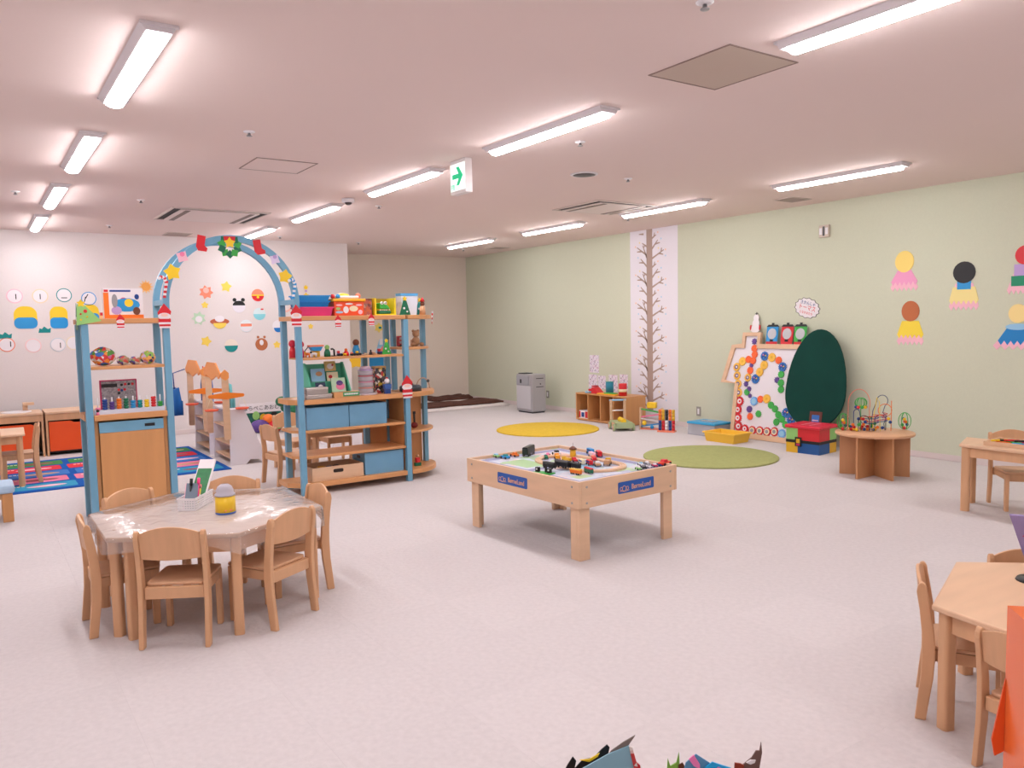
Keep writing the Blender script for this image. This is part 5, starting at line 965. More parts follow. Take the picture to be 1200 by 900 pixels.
def lump(x, y, z, rx, ry, rz_, k, lb):
    random.seed(k*7+int(x*100)); mb = MB().ball((0, 0, rz_), (rx, ry, rz_), 14, 10); mb.v = [(a_*(1+random.uniform(-.07, .07)), b_*(1+random.uniform(-.07, .07)), max(0, c_*(1+random.uniform(-.05, .05)))) for a_, b_, c_ in mb.v]
    o = obj('patchwork_bag', mb, m_bag[k], loc=(x, y, z)); tag(o, lb, 'bag', 'stuffed patchwork bags on the upper shelf')
lump(.795, 6.46, ZMID+.0005, .085, .06, .068, 0, 'large patchwork bag of red, green and blue toys'); lump(.925, 6.45, ZMID+.0005, .045, .04, .036, 1, 'small tan patchwork bag beside the large one'); lump(1.005, 6.45, ZMID+.0005, .04, .035, .031, 1, 'smallest tan patchwork bag in mid shelf'); lump(1.095, 6.455, ZMID+.0005, .055, .045, .05, 2, 'lime and orange patchwork bag near the arch post')
t = thing('peg_stacker', 'white rail with ten coloured counting peg stacks', 'toy', (.945, 6.40, ZCNT)); obj('rail', MB().bb(-.235, .235, -.03, .03, 0, .03), pl('rail_white', (214, 222, 240)), t)
for k, (m, n_) in enumerate(((pink, 1), (navy, 4), (purple, 3), (orange, 4), (dgreen, 4), (sky, 3), (teal, 3), (yellow, 3), (red, 4), (green, 2))):
    x = -.21+.0466*k; pg = obj('peg', MB().cyl((x, 0, .0301), (x, 0, .12), .005, n=8), white, t)
    for j in range(n_): obj('ring', MB().lathe([(.012, 0), (.0175, .004), (.0175, .015), (.012, .019), (.001, .019)], (x, 0, .0302+.0194*j), 12), m, pg)
t = thing('game_box', 'flat grey game box with magenta edges behind pegs', 'box', (.90, 6.58, ZCNT)); obj('box', MB().bb(-.125, .125, -.02, .02, 0, .235), magenta, t); obj('cover', MB().bb(-.117, .117, -.0215, -.0202, .004, .227), motley('grey_print', [(150, 146, 152), (170, 164, 170), (140, 136, 142), (160, 155, 160), (178, 172, 178)], 80), t); obj('title_band', MB().bb(-.117, -.01, -.0225, -.0216, .182, .208), black, t)
for x, z, m in ((.02, .196, black), (.045, .2, red), (.07, .2, black), (.095, .2, red), (.0, .16, red), (.02, .155, navy), (.04, .16, red), (.0, .135, black)): obj('printed_shape', MB().prism(disc(x, z, .010, .010, 10), (0, -.0217, 0), UW, VW, .0008, NW), m, t)
t = thing('toy_doll', 'tiny black-haired toy figure at the end of peg rail', 'figurine', (.728, 6.36, ZCNT)); obj('body', MB().lathe([(.012, 0), (.008, .02), (.001, .021)]), pink, t); obj('head', MB().ball((0, 0, .03), .011), black, t)
# ================================================================== TOYS ON THE LONG SHELF
def tray(x, y, z, w_, d_, h_, m, lb, grp=None, open_down=False):
    t = thing('plastic_tray', lb, 'tray', (x, y, z), group=grp); a_, b_ = w_/2, d_/2
    o = [(-a_, -b_), (a_, -b_), (a_, b_), (-a_, b_)]; k = .90; V = [(p*k, q*k, 0) for p, q in o] + [(p, q, h_) for p, q in o] + [(p*.96, q*.93, h_) for p, q in o] + [(p*.86, q*.84, .006) for p, q in o]
    fs = [(3, 2, 1, 0), (12, 13, 14, 15)] + [f for i in range(4) for j in [(i+1) % 4] for f in ((i, j, 4+j, 4+i), (4+i, 4+j, 8+j, 8+i), (8+i, 8+j, 12+j, 12+i))]
    obj('tub', MB().add(V, fs), m, t); obj('rim', MB().bb(-a_-.006, a_+.006, -b_-.006, -b_+.004, h_-.010, h_+.0005).bb(-a_-.006, a_+.006, b_-.004, b_+.006, h_-.010, h_+.0005).bb(-a_-.006, -a_+.004, -b_+.004, b_-.004, h_-.010, h_+.0005).bb(a_-.004, a_+.006, -b_+.004, b_-.004, h_-.010, h_+.0005), m, t); return t
tray(2.40, 6.50, ZTOP, .29, .20, .075, pl('tray_pink', (232, 60, 130)), 'pink plastic tray under the blue trays'); tray(2.385, 6.52, ZTOP+.0765, .28, .20, .05, pl('tray_blue', (20, 130, 205)), 'lower blue plastic tray on the pink tray', 'blue trays'); tray(2.39, 6.52, ZTOP+.128, .28, .20, .045, pl('tray_blue2', (40, 150, 220)), 'upper blue plastic tray of the stack', 'blue trays')
t = thing('toy_counter', 'orange toy play box with yellow rim and printed front', 'toy', (2.695, 6.50, ZTOP)); obj('body', MB().bb(-.135, .135, -.09, .09, 0, .12), pl('toy_vermilion', (240, 84, 40)), t, bev=.006); obj('rim', MB().bb(-.15, .15, -.105, .105, .1205, .145), pl('toy_amber', (250, 170, 30)), t, bev=.008); obj('top_panel', MB().bb(-.10, .10, -.08, .08, .1455, .17), white, t, bev=.01); obj('button', MB().ball((-.09, -.07, .165), .020), sky, t); obj('button', MB().ball((-.13, -.05, .165), .02), red, t); obj('button', MB().ball((.10, -.05, .17), .024), coral, t); obj('top_dome', MB().ball((-.02, 0, .17), (.06, .05, .025)), yellow, t)
for x, z, w_, h_, m in ((-.03, .05, .025, .03, white), (.04, .06, .04, .025, cream), (-.09, .03, .035, .010, lblue), (-.09, .09, .03, .008, lpink), (.09, .09, .03, .008, lpink), (.0, .10, .035, .008, white), (.10, .03, .02, .02, lpink), (-.1, .06, .02, .012, lgreen)): obj('printed_shape', MB().prism(disc(x, z, w_, h_, 12), (0, -.0905, 0), UW, VW, .0008, NW), m, t)
t = thing('game_box', 'small dull red printed box beside the yellow case', 'box', (2.88, 6.50, ZTOP)); obj('box', MB().bb(-.038, .038, -.06, .06, 0, .135), motley('box_red_brown', [(180, 90, 80), (150, 110, 100), (200, 150, 130), (120, 60, 60), (200, 100, 60)], 40), t); obj('lid', MB().bb(-.039, .039, -.061, .061, .1352, .145), brown, t)
t = thing('crocodile_toy', 'green crocodile toy with open jaw in yellow case', 'toy', (3.03, 6.47, ZTOP+.0105)); obj('lower_jaw', MB().bb(-.06, .06, -.06, .03, 0, .03), dgreen, t, bev=.01); obj('upper_jaw', MB().prism([(-.05, .045), (.055, .04), (.03, .075), (.0, .09), (-.05, .10)], (0, -.06, 0), (1, 0, 0), (0, 0, 1), .09, (0, 1, 0)), green, t, bev=.01)
for x in (-.03, .005): ey = obj('eye', MB().ball((x, -.055, .095), .015), white, t); obj('pupil', MB().ball((x, -.068, .097), .006), black, ey)
for k in range(6): obj('tooth', MB().cyl((-.045+.018*k, -.055, .0302), (-.045+.018*k, -.055, .044), .005, .001, 6), white, t)
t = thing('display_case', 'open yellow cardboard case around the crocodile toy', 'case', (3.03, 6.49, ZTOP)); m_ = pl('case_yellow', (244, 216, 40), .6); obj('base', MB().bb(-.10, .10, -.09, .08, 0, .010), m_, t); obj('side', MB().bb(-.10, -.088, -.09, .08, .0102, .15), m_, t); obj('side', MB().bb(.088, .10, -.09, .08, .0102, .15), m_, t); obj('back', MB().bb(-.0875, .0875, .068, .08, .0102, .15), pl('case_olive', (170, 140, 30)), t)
t = thing('gift_bag', 'white and pale blue paper bag at the shelf end', 'bag', (3.30, 6.52, ZTOP)); obj('bag', MB().prism([(-.07, 0), (.07, 0), (.085, .17), (-.085, .17)], (0, .05, 0), (1, 0, 0), (0, 0, 1), .10, (0, -1, 0)), pl('bag_white', (226, 232, 246)), t); obj('rim_band', MB().prism([(-.0855, .171), (.0855, .171), (.088, .195), (-.088, .195)], (0, .052, 0), (1, 0, 0), (0, 0, 1), .104, (0, -1, 0)), pl('bag_blue_band', (90, 170, 230)), t)
def ptree(x, y, z, s, m, lb, grp): ob = obj('paper_tree', layers(MB(), (0, 0, 0), UW, VW, NW, [(0, [(-.055*s, 0), (.055*s, 0), (.012*s, .14*s), (-.012*s, .14*s)]), (1, star(0, .145*s, .025*s)), (2, disc(-.01*s, .06*s, .010*s)), (2, disc(.02*s, .03*s, .008*s))]), [m, yellow, white], loc=(x, y, z)); tag(ob, lb, 'decoration', grp)
ptree(3.235, 6.435, ZTOP+.0005, 1.0, dgreen, 'dark green paper tree before the white bag', 'paper trees on the shelves'); ptree(3.45, 6.56, ZTOP+.0005, .95, teal, 'teal paper tree at the rounded shelf end', 'paper trees on the shelves'); 
t = thing('toy_figure', 'small tan and red toy figure beside the teal paper tree', 'figurine', (3.425, 6.46, ZTOP)); obj('body', MB().lathe([(.03, 0), (.022, .08), (.001, .081)]), skin2, t); obj('hat', MB().lathe([(.025, .12), (.001, .16)]), red, t); obj('head', MB().ball((0, 0, .10), .022), brown, t)
# row of small figurines on the upper shelf
fg = 'small figurines on the upper shelf'
def figurine(px, h_, mb_, mh, lb, w_=.022, kind='peg', y=6.44):
    p = yp(px, 414, y); t = thing('figurine', lb, 'figurine', (p.x, y, ZMID+.0005), group=fg)
    if kind == 'peg': obj('body', MB().lathe([(w_, 0), (w_*.95, h_*.35), (w_*.55, h_*.62), (.001, h_*.63)], n=12), mb_, t); obj('head', MB().ball((0, 0, h_*.78), h_*.21), mh, t)
    elif kind == 'animal':
        obj('body', MB().ball((0, 0, h_*.55), (w_*1.2, w_*.7, h_*.25)), mb_, t); obj('head', MB().ball((-w_*1.1, 0, h_*.82), h_*.18), mh, t)
        for x in (-.7, .7):
            for s in (-1, 1): obj('leg', MB().cyl((x*w_, s*w_*.35, 0), (x*w_, s*w_*.35, h_*.5), w_*.18, n=6), mb_, t)
    elif kind == 'arch': obj('hook', MB().tube([(-.02, 0, h_), (-.005, 0, h_*1.05), (.008, 0, h_*.9), (.010, 0, .002)], .008, 8), mb_, t); obj('foot', MB().bb(-.012, .03, -.015, .015, 0, .006), mh, t)
    elif kind == 'truck':
        obj('bed', MB().bb(-w_, w_, -.02, .02, .012, h_*.5), mb_, t, bev=.003); obj('cab', MB().bb(-w_, -w_*.2, -.018, .018, h_*.5+.0005, h_), mh, t, bev=.003)
        for x in (-.6, .6): obj('wheel', MB().cyl((x*w_, -.022, .0105), (x*w_, .022, .0105), .010, n=10), black, t)
    return t
figurine(343, .15, red, pl('hot_red', (200, 30, 60)), 'tall red toy figure left of the shelf post', .03); figurine(352.5, .14, magenta, red, 'tall crimson toy figure right of the shelf post', .028); figurine(354.5, .05, gold, orange, 'small tan giraffe figurine nearest the post', .02, 'animal'); figurine(360.5, .05, orange, gold, 'small orange lion figurine', .02, 'animal'); figurine(368, .05, white, black, 'small black and white cow figurine', .024, 'animal', 6.42)
t = thing('toy_grill', 'toy table with coral top, blue body and amber stand', 'toy', (yp(370, 414, 6.48).x, 6.48, ZMID+.0005)); obj('stand', MB().bb(-.03, .03, -.02, .02, 0, .05), gold, t); obj('body', MB().prism([(-.035, .0505), (.035, .0505), (.055, .085), (-.055, .085)], (0, .03, 0), (1, 0, 0), (0, 0, 1), .06, (0, -1, 0)), sky, t); obj('top', MB().bb(-.062, .062, -.032, .032, .0855, .10), coral, t); obj('ladder', MB().cyl((-.06, 0, .09), (-.14, 0, .002), .004, n=6), dgrey, t)
figurine(383.5, .10, dgreen, lgreen, 'green round-headed figurine on dark base', .028); figurine(390.5, .06, black, dgrey, 'black hooked figurine piece', .02, 'arch'); figurine(398, .045, navy, red, 'tiny blue and red toy truck', .02, 'truck'); figurine(405.5, .065, red, orange, 'red bell-shaped figurine with orange top', .026); figurine(404, .03, yellow, gold, 'tiny yellow chick figurine', .014, 'animal', 6.40)
figurine(413.5, .03, yellow, coral, 'tiny yellow and coral toy truck', .018, 'truck', 6.41); figurine(420, .038, black, yellow, 'tiny black and yellow toy truck', .02, 'truck', 6.41); figurine(417.5, .14, sky, brown, 'brown-topped blue peg figure, tallest in the row', .034, y=6.50); figurine(429, .02, cream, coral, 'tiny cream animal figurine', .016, 'animal'); figurine(434.5, .045, black, black, 'tiny black penguin-like figurine', .016); figurine(446, .05, navy, red, 'blue and red toy racing car', .024, 'truck'); figurine(438.5, .025, skin2, coral, 'tiny tan animal figurine beside the penguin', .012, 'animal')
p = yp(453, 413, 6.41); ptree(p.x, 6.41, ZMID+.0005, .82, green, 'bright green paper tree with star on the upper shelf', 'paper trees on the shelves')
# counter toys
t = thing('mini_bookstand', 'mint green tabletop bookstand with picture books', 'bookstand', (2.515, 6.52, ZCNT)); m_ = pl('stand_mint', (96, 196, 164), .5)
for s in (-1, 1): obj('side', MB().prism([(-.10, 0), (.10, 0), (.10, .29), (.06, .29), (-.10, .06)], (s*.17-.006, 0, 0), (0, 1, 0), (0, 0, 1), .012, (1, 0, 0)), m_, t)
obj('back', MB().bb(-.163, .163, .09, .10, 0, .28), m_, t); obj('step', MB().bb(-.163, .163, -.09, .0895, .0, .012), m_, t); obj('step', MB().bb(-.163, .163, .0, .0895, .0125, .13), m_, t); obj('lip', MB().bb(-.163, .163, -.10, -.09, .0, .035), m_, t)
def book(x, y, z, w_, h_, m, lb, spots_=(), tilt=-.18):
    t = thing('picture_book', lb, 'book', (x, y, z), group='picture books on the shelf', rot=(tilt, 0, 0)); obj('cover', MB().bb(-w_/2, w_/2, -.006, .006, 0, h_), m, t)
    for sx, sz, r1, r2, mm in spots_: obj('printed_shape', MB().prism(disc(sx, sz, r1, r2, 14), (0, -.0062, 0), UW, VW, .0008, NW), mm, t)
BX = 2.515
book(BX-.065, 6.505+.05, ZCNT+.132, .125, .11, lblue, 'pale blue picture book on the mint stand', [(.01, .065, .03, .02, skin2)]); book(BX+.065, 6.505+.05, ZCNT+.132, .10, .075, cream, 'cream picture book with red apple spot', [(-.02, .035, .018, .016, red)]); book(BX+.06, 6.59, ZCNT+.215, .10, .085, pl('book_straw', (220, 196, 130)), 'straw coloured picture book at top of mint stand', [(0, .04, .03, .025, white), (.02, .05, .01, .01, red)]); book(BX-.085, 6.445, ZCNT+.0365, .085, .095, pl('book_navy', (40, 54, 84)), 'dark navy picture book with white round print', [(0, .05, .024, .026, white)]); book(BX+.075, 6.445, ZCNT+.0365, .125, .125, pl('book_mint', (190, 222, 190)), 'pale mint picture book with pink print', [(.015, .05, .04, .03, pink), (.01, .08, .03, .022, purple)])
for k, (z, w_, lb) in enumerate(((0, .22, 'lower flat silver tin box on the counter'), (.0405, .185, 'upper flat silver tin box on the counter'))):
    t = thing('tin_box', lb, 'tin', (2.375-.015*k, 6.385, ZCNT+z), group='silver tin boxes'); obj('tin', MB().bb(-w_/2, w_/2, -.045, .045, 0, .022+.018*k), mat('tin_metal', (178, 170, 166), .35, .7), t, bev=.004); obj('lid', MB().bb(-w_/2-.002, w_/2+.002, -.047, .047, .0222+.018*k, .038+.018*k), mat('tin_lid', (200, 190, 186), .3, .6), t, bev=.004)
t = thing('card_tray', 'wooden card tray with green label on the counter', 'tray', (2.60, 6.375, ZCNT)); obj('tray', MB().bb(-.10, .13, -.04, .03, 0, .045), doorw, t, bev=.003); obj('green_label', MB().bb(-.02, .128, -.0425, -.0405, .008, .044), pl('label_green', (70, 150, 96)), t); 
for q in range(9): obj('label_mark', MB().bb(-.008+.014*q, .002+.014*q, -.0435, -.0426, .02, .034), white, t)
t = thing('bead_tower', 'clear cylinder tower toy with pink rings on counter', 'toy', (2.845, 6.46, ZCNT)); obj('plate', MB().lathe([(.09, 0), (.095, .008), (.001, .010)], n=24), pl('tower_plate', (226, 214, 224)), t); cl2 = mat('tower_clear', (226, 220, 232), .1, alpha=.38)
for k in range(4): sg = obj('segment', MB().lathe([(.066, .011+.052*k), (.066, .058+.052*k), (.06, .058+.052*k), (.06, .011+.052*k)], n=24), cl2, t); obj('ring', MB().lathe([(.068, .0582+.052*k), (.068, .0625+.052*k), (.001, .0626+.052*k)], n=24), (coral, pink, red, lilac)[k], t)
obj('cap', MB().lathe([(.05, .2195), (.045, .245), (.001, .25)], n=24), pl('tower_cap', (214, 190, 210)), t); obj('column', MB().cyl((0, 0, .011), (0, 0, .218), .012), cream, t)
t = thing('game_box', 'tall dark printed box standing beside the clear tower', 'box', (3.0, 6.52, ZCNT)); obj('box', MB().bb(-.05, .05, -.04, .04, 0, .225), motley('dark_print', [(40, 36, 40), (200, 170, 60), (60, 60, 70), (190, 60, 60), (90, 80, 80), (230, 220, 210)], 45), t); obj('lid', MB().bb(-.051, .051, -.041, .041, .2252, .24), pl('box_tan', (190, 150, 90)), t)
t = thing('toy_robot', 'white and navy toy robot in front of the dark box', 'toy', (3.02, 6.40, ZCNT)); obj('legs', MB().bb(-.025, .025, -.018, .018, 0, .04), navy, t); obj('body', MB().bb(-.034, .034, -.022, .022, .0405, .085), pl('robot_blue', (50, 90, 160)), t, bev=.006); obj('head', MB().ball((0, 0, .11), .024), white, t); obj('crest', MB().ball((0, 0, .136), .010), red, t)
t = thing('toy_turntable', 'low black round toy base behind the post santa', 'toy', (3.30, 6.50, ZCNT)); obj('base', MB().lathe([(.10, 0), (.10, .04), (.085, .052), (.001, .052)], n=24), pl('base_black', (48, 56, 66)), t); obj('knob', MB().lathe([(.03, .0522), (.025, .07), (.001, .072)]), dgrey, t)
t = thing('headband', 'thin striped toy headband standing at the shelf end', 'toy', (3.47, 6.58, ZCNT)); obj('band', MB().tube([(.07*math.cos(math.radians(a_)), 0, .003+.10*math.sin(math.radians(a_))*1.0+.003) for a_ in range(0, 181, 12)], .005, 6), pl('band_tan', (200, 160, 130)), t); obj('ear', MB().ball((.055, 0, .075), .015), dgrey, t)
# upper corner shelf: bus, teddy, bricks
t = thing('toy_bus', 'red double-decker toy bus on the rounded shelf', 'toy', (3.245+.03, 6.62, 1.2005)); obj('body', MB().bb(-.03, .045, -.03, .03, .008, .10), pl('bus_red', (160, 30, 40)), t, bev=.005)
for z in (.03, .065): obj('window_band', MB().bb(-.025, .04, -.0315, -.0302, z, z+.022), grey, t)
for x in (-.015, .03): obj('wheel', MB().cyl((x, -.032, .0105), (x, .032, .0105), .010, n=10), black, t)
t = thing('teddy_bear', 'tan teddy bear sitting on the rounded shelf', 'plush', (3.42, 6.60, 1.2005)); fur = mat('teddy_fur', (190, 150, 116), .95); obj('body', MB().ball((0, 0, .045), (.04, .035, .045)), fur, t); obj('head', MB().ball((0, -.005, .115), (.034, .03, .032)), fur, t)
for s in (-1, 1): obj('ear', MB().ball((s*.026, 0, .142), .013), fur, t); obj('paw', MB().ball((s*.045, -.03, .018), (.02, .03, .018)), fur, t)
t = thing('wooden_bricks', 'pale wooden bricks beside the teddy bear', 'toy', (3.455, 6.70, 1.2005)); obj('brick', MB().bb(-.03, .03, -.02, .02, 0, .035), ply, t); obj('brick', MB().bb(-.03, .02, -.02, .02, .0352, .06), ply, t)
t = thing('toy_guitar', 'black toy guitar with red body on the small rounded shelf', 'toy', (3.34, 6.52, .4505)); obj('body', MB().ball((0, 0, .028), (.036, .018, .028)), pl('guitar_red', (120, 24, 24)), t); obj('neck', MB().bb(-.007, .007, -.006, .006, .05, .13), black, t); obj('headstock', MB().bb(-.011, .011, -.007, .007, .1305, .155), black, t)
t = thing('toy_robot', 'small red and green toy robot on the lowest rounded shelf', 'toy', (3.35, 6.50, .1005)); obj('legs', MB().bb(-.03, .03, -.015, .015, 0, .03), dgreen, t); obj('body', MB().bb(-.02, .02, -.016, .016, .0305, .075), red, t, bev=.004); obj('head', MB().ball((0, 0, .092), .016), skin2, t)
# storage boxes
def sbox(x0, x1, y0, y1, z, h_, m, lb, grp, thick=.012, slot='left'):
    t = thing('storage_box', lb, 'box', ((x0+x1)/2, (y0+y1)/2, z), group=grp); a_, b_ = (x1-x0)/2, (y1-y0)/2
    obj('bottom', MB().bb(-a_, a_, -b_, b_, 0, thick), m, t)
    for s in (-1, 1):
        w_ = obj('wall', MB().bb(s*a_, s*(a_-thick), -b_, b_, thick+.0002, h_), m, t); obj('wall', MB().bb(-a_+thick+.0002, a_-thick-.0002, s*b_, s*(b_-thick), thick+.0002, h_), m, t)
    obj('grip_hole', MB().bb(-a_-.0015, -a_-.0003, -.035, .035, h_-.055, h_-.03) if slot == 'left' else MB().prism(rrect(-.045, h_-.055, .045, h_-.025, .012), (0, -b_-.0003, 0), (1, 0, 0), (0, 0, 1), .0012, (0, -1, 0)), pl('hole_dark', (40, 26, 20)), t); return t
sbox(2.275, 2.645, 6.385, 6.66, .5405, .185, blueb, 'blue storage box on shelf beside the post', 'blue storage boxes'); sbox(2.652, 3.0, 6.385, 6.66, .5405, .185, blueb, 'blue storage box on shelf next to first one', 'blue storage boxes'); sbox(2.78, 3.15, 6.385, 6.66, .1005, .19, blueb, 'blue storage box on the bottom shelf', 'blue storage boxes')
sbox(2.30, 2.76, 6.375, 6.66, .1005, .115, ply, 'pale wooden drawer box with oval grip on bottom shelf', 'wooden boxes', slot='front')
for x, y, m, lb in ((2.5, 6.5, navy, 'dark blue toy block in the wooden drawer box'), (2.57, 6.52, black, 'black toy block in the wooden drawer box'), (2.44, 6.54, gold, 'gold toy block in the wooden drawer box')):
    o = obj('toy_block', MB().bb(-.025, .025, -.025, .025, 0, .085), m, loc=(x, y, .1129), bev=.006); tag(o, lb, 'toy', 'blocks in the wooden drawer box')
# ================================================================== HEXAGON TABLE ITEMS
ZV = .4825
p0, p1, p2 = zp(206, 600, ZV), zp(227, 600.5, ZV), zp(252, 586, ZV)
bx_ = Vector((p2.x-p1.x, p2.y-p1.y, 0)).normalized(); by_ = Vector((-bx_.y, bx_.x, 0)); bc = (Vector(p0)+Vector(p2))/2
t = thing('desk_basket', 'white perforated plastic basket on the hexagonal table', 'basket', (bc.x, bc.y, ZV), math.atan2(bx_.y, bx_.x)); A_, B_, HB = .115, .045, .058
obj('bottom', MB().bb(-A_, A_, -B_, B_, 0, .003), white, t); sl = MB()
for k in range(5):
    z = .003+k*.0115
    for s in (-1, 1): obj('side_band', MB().bb(-A_, A_, s*B_, s*(B_-.003), z+.0001, z+.0085), white, t); obj('end_band', MB().bb(s*A_, s*(A_-.003), -B_+.0031, B_-.0031, z+.0001, z+.0085), white, t)
for s in (-1, 1):
    for q in range(7): obj('end_strut', MB().bb(s*(A_-.0031), s*(A_-.0055), -B_+.006+q*.0125, -B_+.010+q*.0125, .0031, HB-.004), white, t)
    for q in range(8): obj('side_strut', MB().bb(-A_+.008+q*.028, -A_+.012+q*.028, s*(B_-.0031), s*(B_-.0055), .0031, HB-.004), white, t)
obj('rim', MB().bb(-A_-.003, A_+.003, -B_-.003, -B_+.003, HB, HB+.006).bb(-A_-.003, A_+.003, B_-.003, B_+.003, HB, HB+.006).bb(-A_-.003, -A_+.003, -B_+.003, B_-.003, HB, HB+.006).bb(A_-.003, A_+.003, -B_+.003, B_-.003, HB, HB+.006), white, t)
def leaf(name, lb, dx, w_, h_, th_, m, lean, cat, extra=None):
    c = bc+bx_*dx; t = thing(name, lb, cat, (c.x, c.y, ZV+.0045), group='cards in the basket'); R_ = Matrix.Rotation(math.radians(lean), 3, by_)
    M = Matrix((bx_, by_, Vector((0, 0, 1)))).transposed(); t.rotation_euler = (R_ @ M).to_euler()
    obj('board', MB().bb(-th_/2, th_/2, -w_/2, w_/2, 0, h_), m, t)
    if extra: extra(t, th_)
def sheetx(t, th_): obj('green_sheet', MB().bb(-th_/2-.001, -th_/2-.0002, -.037, .037, .04, .225), mat('leaf_green_print', (50, 130, 80), .5, var=.25, scale=(30, 30, 30)), t)
leaf('card_folder', 'white and green picture folder leaning in the basket', -.01, .084, .285, .012, paper, 44, 'folder', sheetx); leaf('notebook', 'grey-blue spiral notebook leaning in the basket', -.078, .06, .13, .010, pl('notebook_grey', (120, 134, 150)), 24, 'notebook', lambda t, th_: obj('pink_cover', MB().bb(-th_/2, th_/2, .0302, .034, 0, .13), lpink, t)); leaf('card_set', 'yellow printed card set between notebook and folder', -.045, .06, .12, .012, motley('card_print', [(236, 206, 80), (236, 230, 220), (60, 60, 60), (230, 150, 150)], 60), 28, 'cards')
for dx, m, lb in ((-.05, black, 'black capped marker standing in the basket'), (-.035, pl('hot_pink', (246, 60, 140)), 'hot pink marker standing in the basket')):
    c = bc+bx_*dx+by_*(.012 if m == black else -.02); t = thing('marker_pen', lb, 'pen', (c.x, c.y, ZV+.004), group='markers in the basket', rot=(0, .12, .3)); obj('barrel', MB().cyl((0, 0, 0), (0, 0, .115), .006, n=8), m, t); obj('cap', MB().cyl((0, 0, .1152), (0, 0, .148), .008, n=8), m, t)
p = zp(265.5, 601.5, ZV); t = thing('lidded_canister', 'yellow tub with pale grey domed lid on vinyl', 'tub', (p.x, p.y+.015, ZV))
obj('base_ring', MB().lathe([(.049, 0), (.0495, .008), (.001, .0081)], n=28), pl('tub_blue', (70, 110, 190)), t); obj('tub', MB().lathe([(.049, .0083), (.047, .088), (.001, .0881)], n=28), pl('tub_sunny', (238, 196, 40), .35), t)
ld = obj('lid', MB().lathe([(.049, .0883), (.0495, .097), (.042, .100), (.041, .118), (.034, .134), (.02, .144), (.001, .147)], n=28), pl('lid_grey', (186, 180, 192), .45), t); obj('lid_seam', MB().tube([(.0415*math.cos(math.radians(a_)), -.002-.0, .100+.047*math.sin(math.radians(a_))) for a_ in range(4, 177, 12)], .0016, 5), grey, ld)
for x in (-.012, .014): obj('printed_mark', MB().ball((x, -.0485, .02), (.006, .0015, .004)), coral, t)
# ================================================================== NEAR RIGHT AND BOTTOM EDGE
# orange folded display stand standing on the floor beyond the near chair
t = thing('orange_stand', 'glossy orange folded display panel beside the bare table', 'display stand', (2.30, .80, 0)); m_o = mat('orange_acrylic', (238, 112, 52), .25, var=.05, scale=(4, 4, 4))
tz = .62
q0 = zp(1180.5, 713, tz); q1 = zp(1200, 730, tz); d0 = Vector((q1.x-q0.x, q1.y-q0.y, 0)).normalized(); q0 = Vector((q0.x, q0.y, 0)); n0 = Vector((-d0.y, d0.x, 0)); n0 = n0 if n0.x > 0 else -n0; t.location = q0
obj('front_panel', MB().prism([(0, .0), (.35, 0), (.35, tz), (.0, tz)], q0-Vector(t.location), d0, (0, 0, 1), .012, n0), m_o, t); obj('rear_panel', MB().prism([(0, 0), (.35, 0), (.35, tz-.02), (0, tz-.02)], q0-Vector(t.location)+n0*.10, d0, (0, 0, 1), .010, n0), m_o, t)
obj('spine', MB().prism([(0, tz), (.35, tz), (.35, tz+.008), (0, tz+.008)], q0-Vector(t.location), d0, (0, 0, 1), .112, n0), m_o, t); obj('side_flap', MB().prism([(.0, .23), (.022, .215), (.03, .26), (0, .43)], q0-Vector(t.location)-n0*.001, -n0, (0, 0, 1), .006, d0), pl('flap_orange', (236, 92, 30)), t)
obj('steel_clip', MB().prism([(.03, tz+.0085), (.06, tz+.0085), (.06, tz+.06), (.03, tz+.06)], q0-Vector(t.location)+n0*.05, d0, (0, 0, 1), .004, n0), steel, t)
# purple book and black stand on the bare table
p = zp(1196, 683, .43); t = thing('phone_stand', 'small black stand on the bare table', 'stand', (p.x+.06, p.y-.02, .4305), -.4); obj('foot', MB().lathe([(.06, 0), (.055, .008), (.001, .009)]), black, t); obj('upright', MB().bb(-.012, .012, -.02, .02, .0092, .07), black, t)
t = thing('picture_book', 'purple picture book with pink line print standing open', 'book', (3.20, 1.36, .4305), rot=(0, 0, 0))
c0, c1, c2 = hit(1182.5, 606, (3.28, 0, 0), (1, 0, .0)), None, None
bo = Vector((3.235, 1.33, .441)); t.location = bo
e1 = Vector((.45, -.89, 0)).normalized(); e2 = Vector((-.30, .18, .93)).normalized()
obj('cover', MB().prism([(0, 0), (.24, 0), (.24, .225), (0, .225)], (0, 0, 0), e1, e2, .012, e1.cross(e2)), pl('book_violet', (150, 136, 186)), t)
bm_ = MB()
for a_, b_ in (((.02, .14), (.06, .17)), ((.05, .12), (.035, .18)), ((.035, .155), (.07, .13)), ((.06, .06), (.09, .09)), ((.07, .09), (.10, .05))): bm_.tube([e1*a_[0]+e2*a_[1]-e1.cross(e2)*.002, e1*b_[0]+e2*b_[1]-e1.cross(e2)*.002], .0022, 5); bm_.tube([e1*a_[0]+e2*a_[1]+e1.cross(e2)*.014, e1*b_[0]+e2*b_[1]+e1.cross(e2)*.014], .0022, 5)
obj('line_print', bm_, magenta, t); obj('back_cover', MB().prism([(0, 0), (.24, 0), (.24, .20), (0, .20)], e1.cross(e2).normalized()*.0-Vector((.0, .0, 0)), e1, Vector((.25, .12, .93)).normalized(), .008, e1.cross(Vector((.25, .12, .93)).normalized())), dgrey, t)
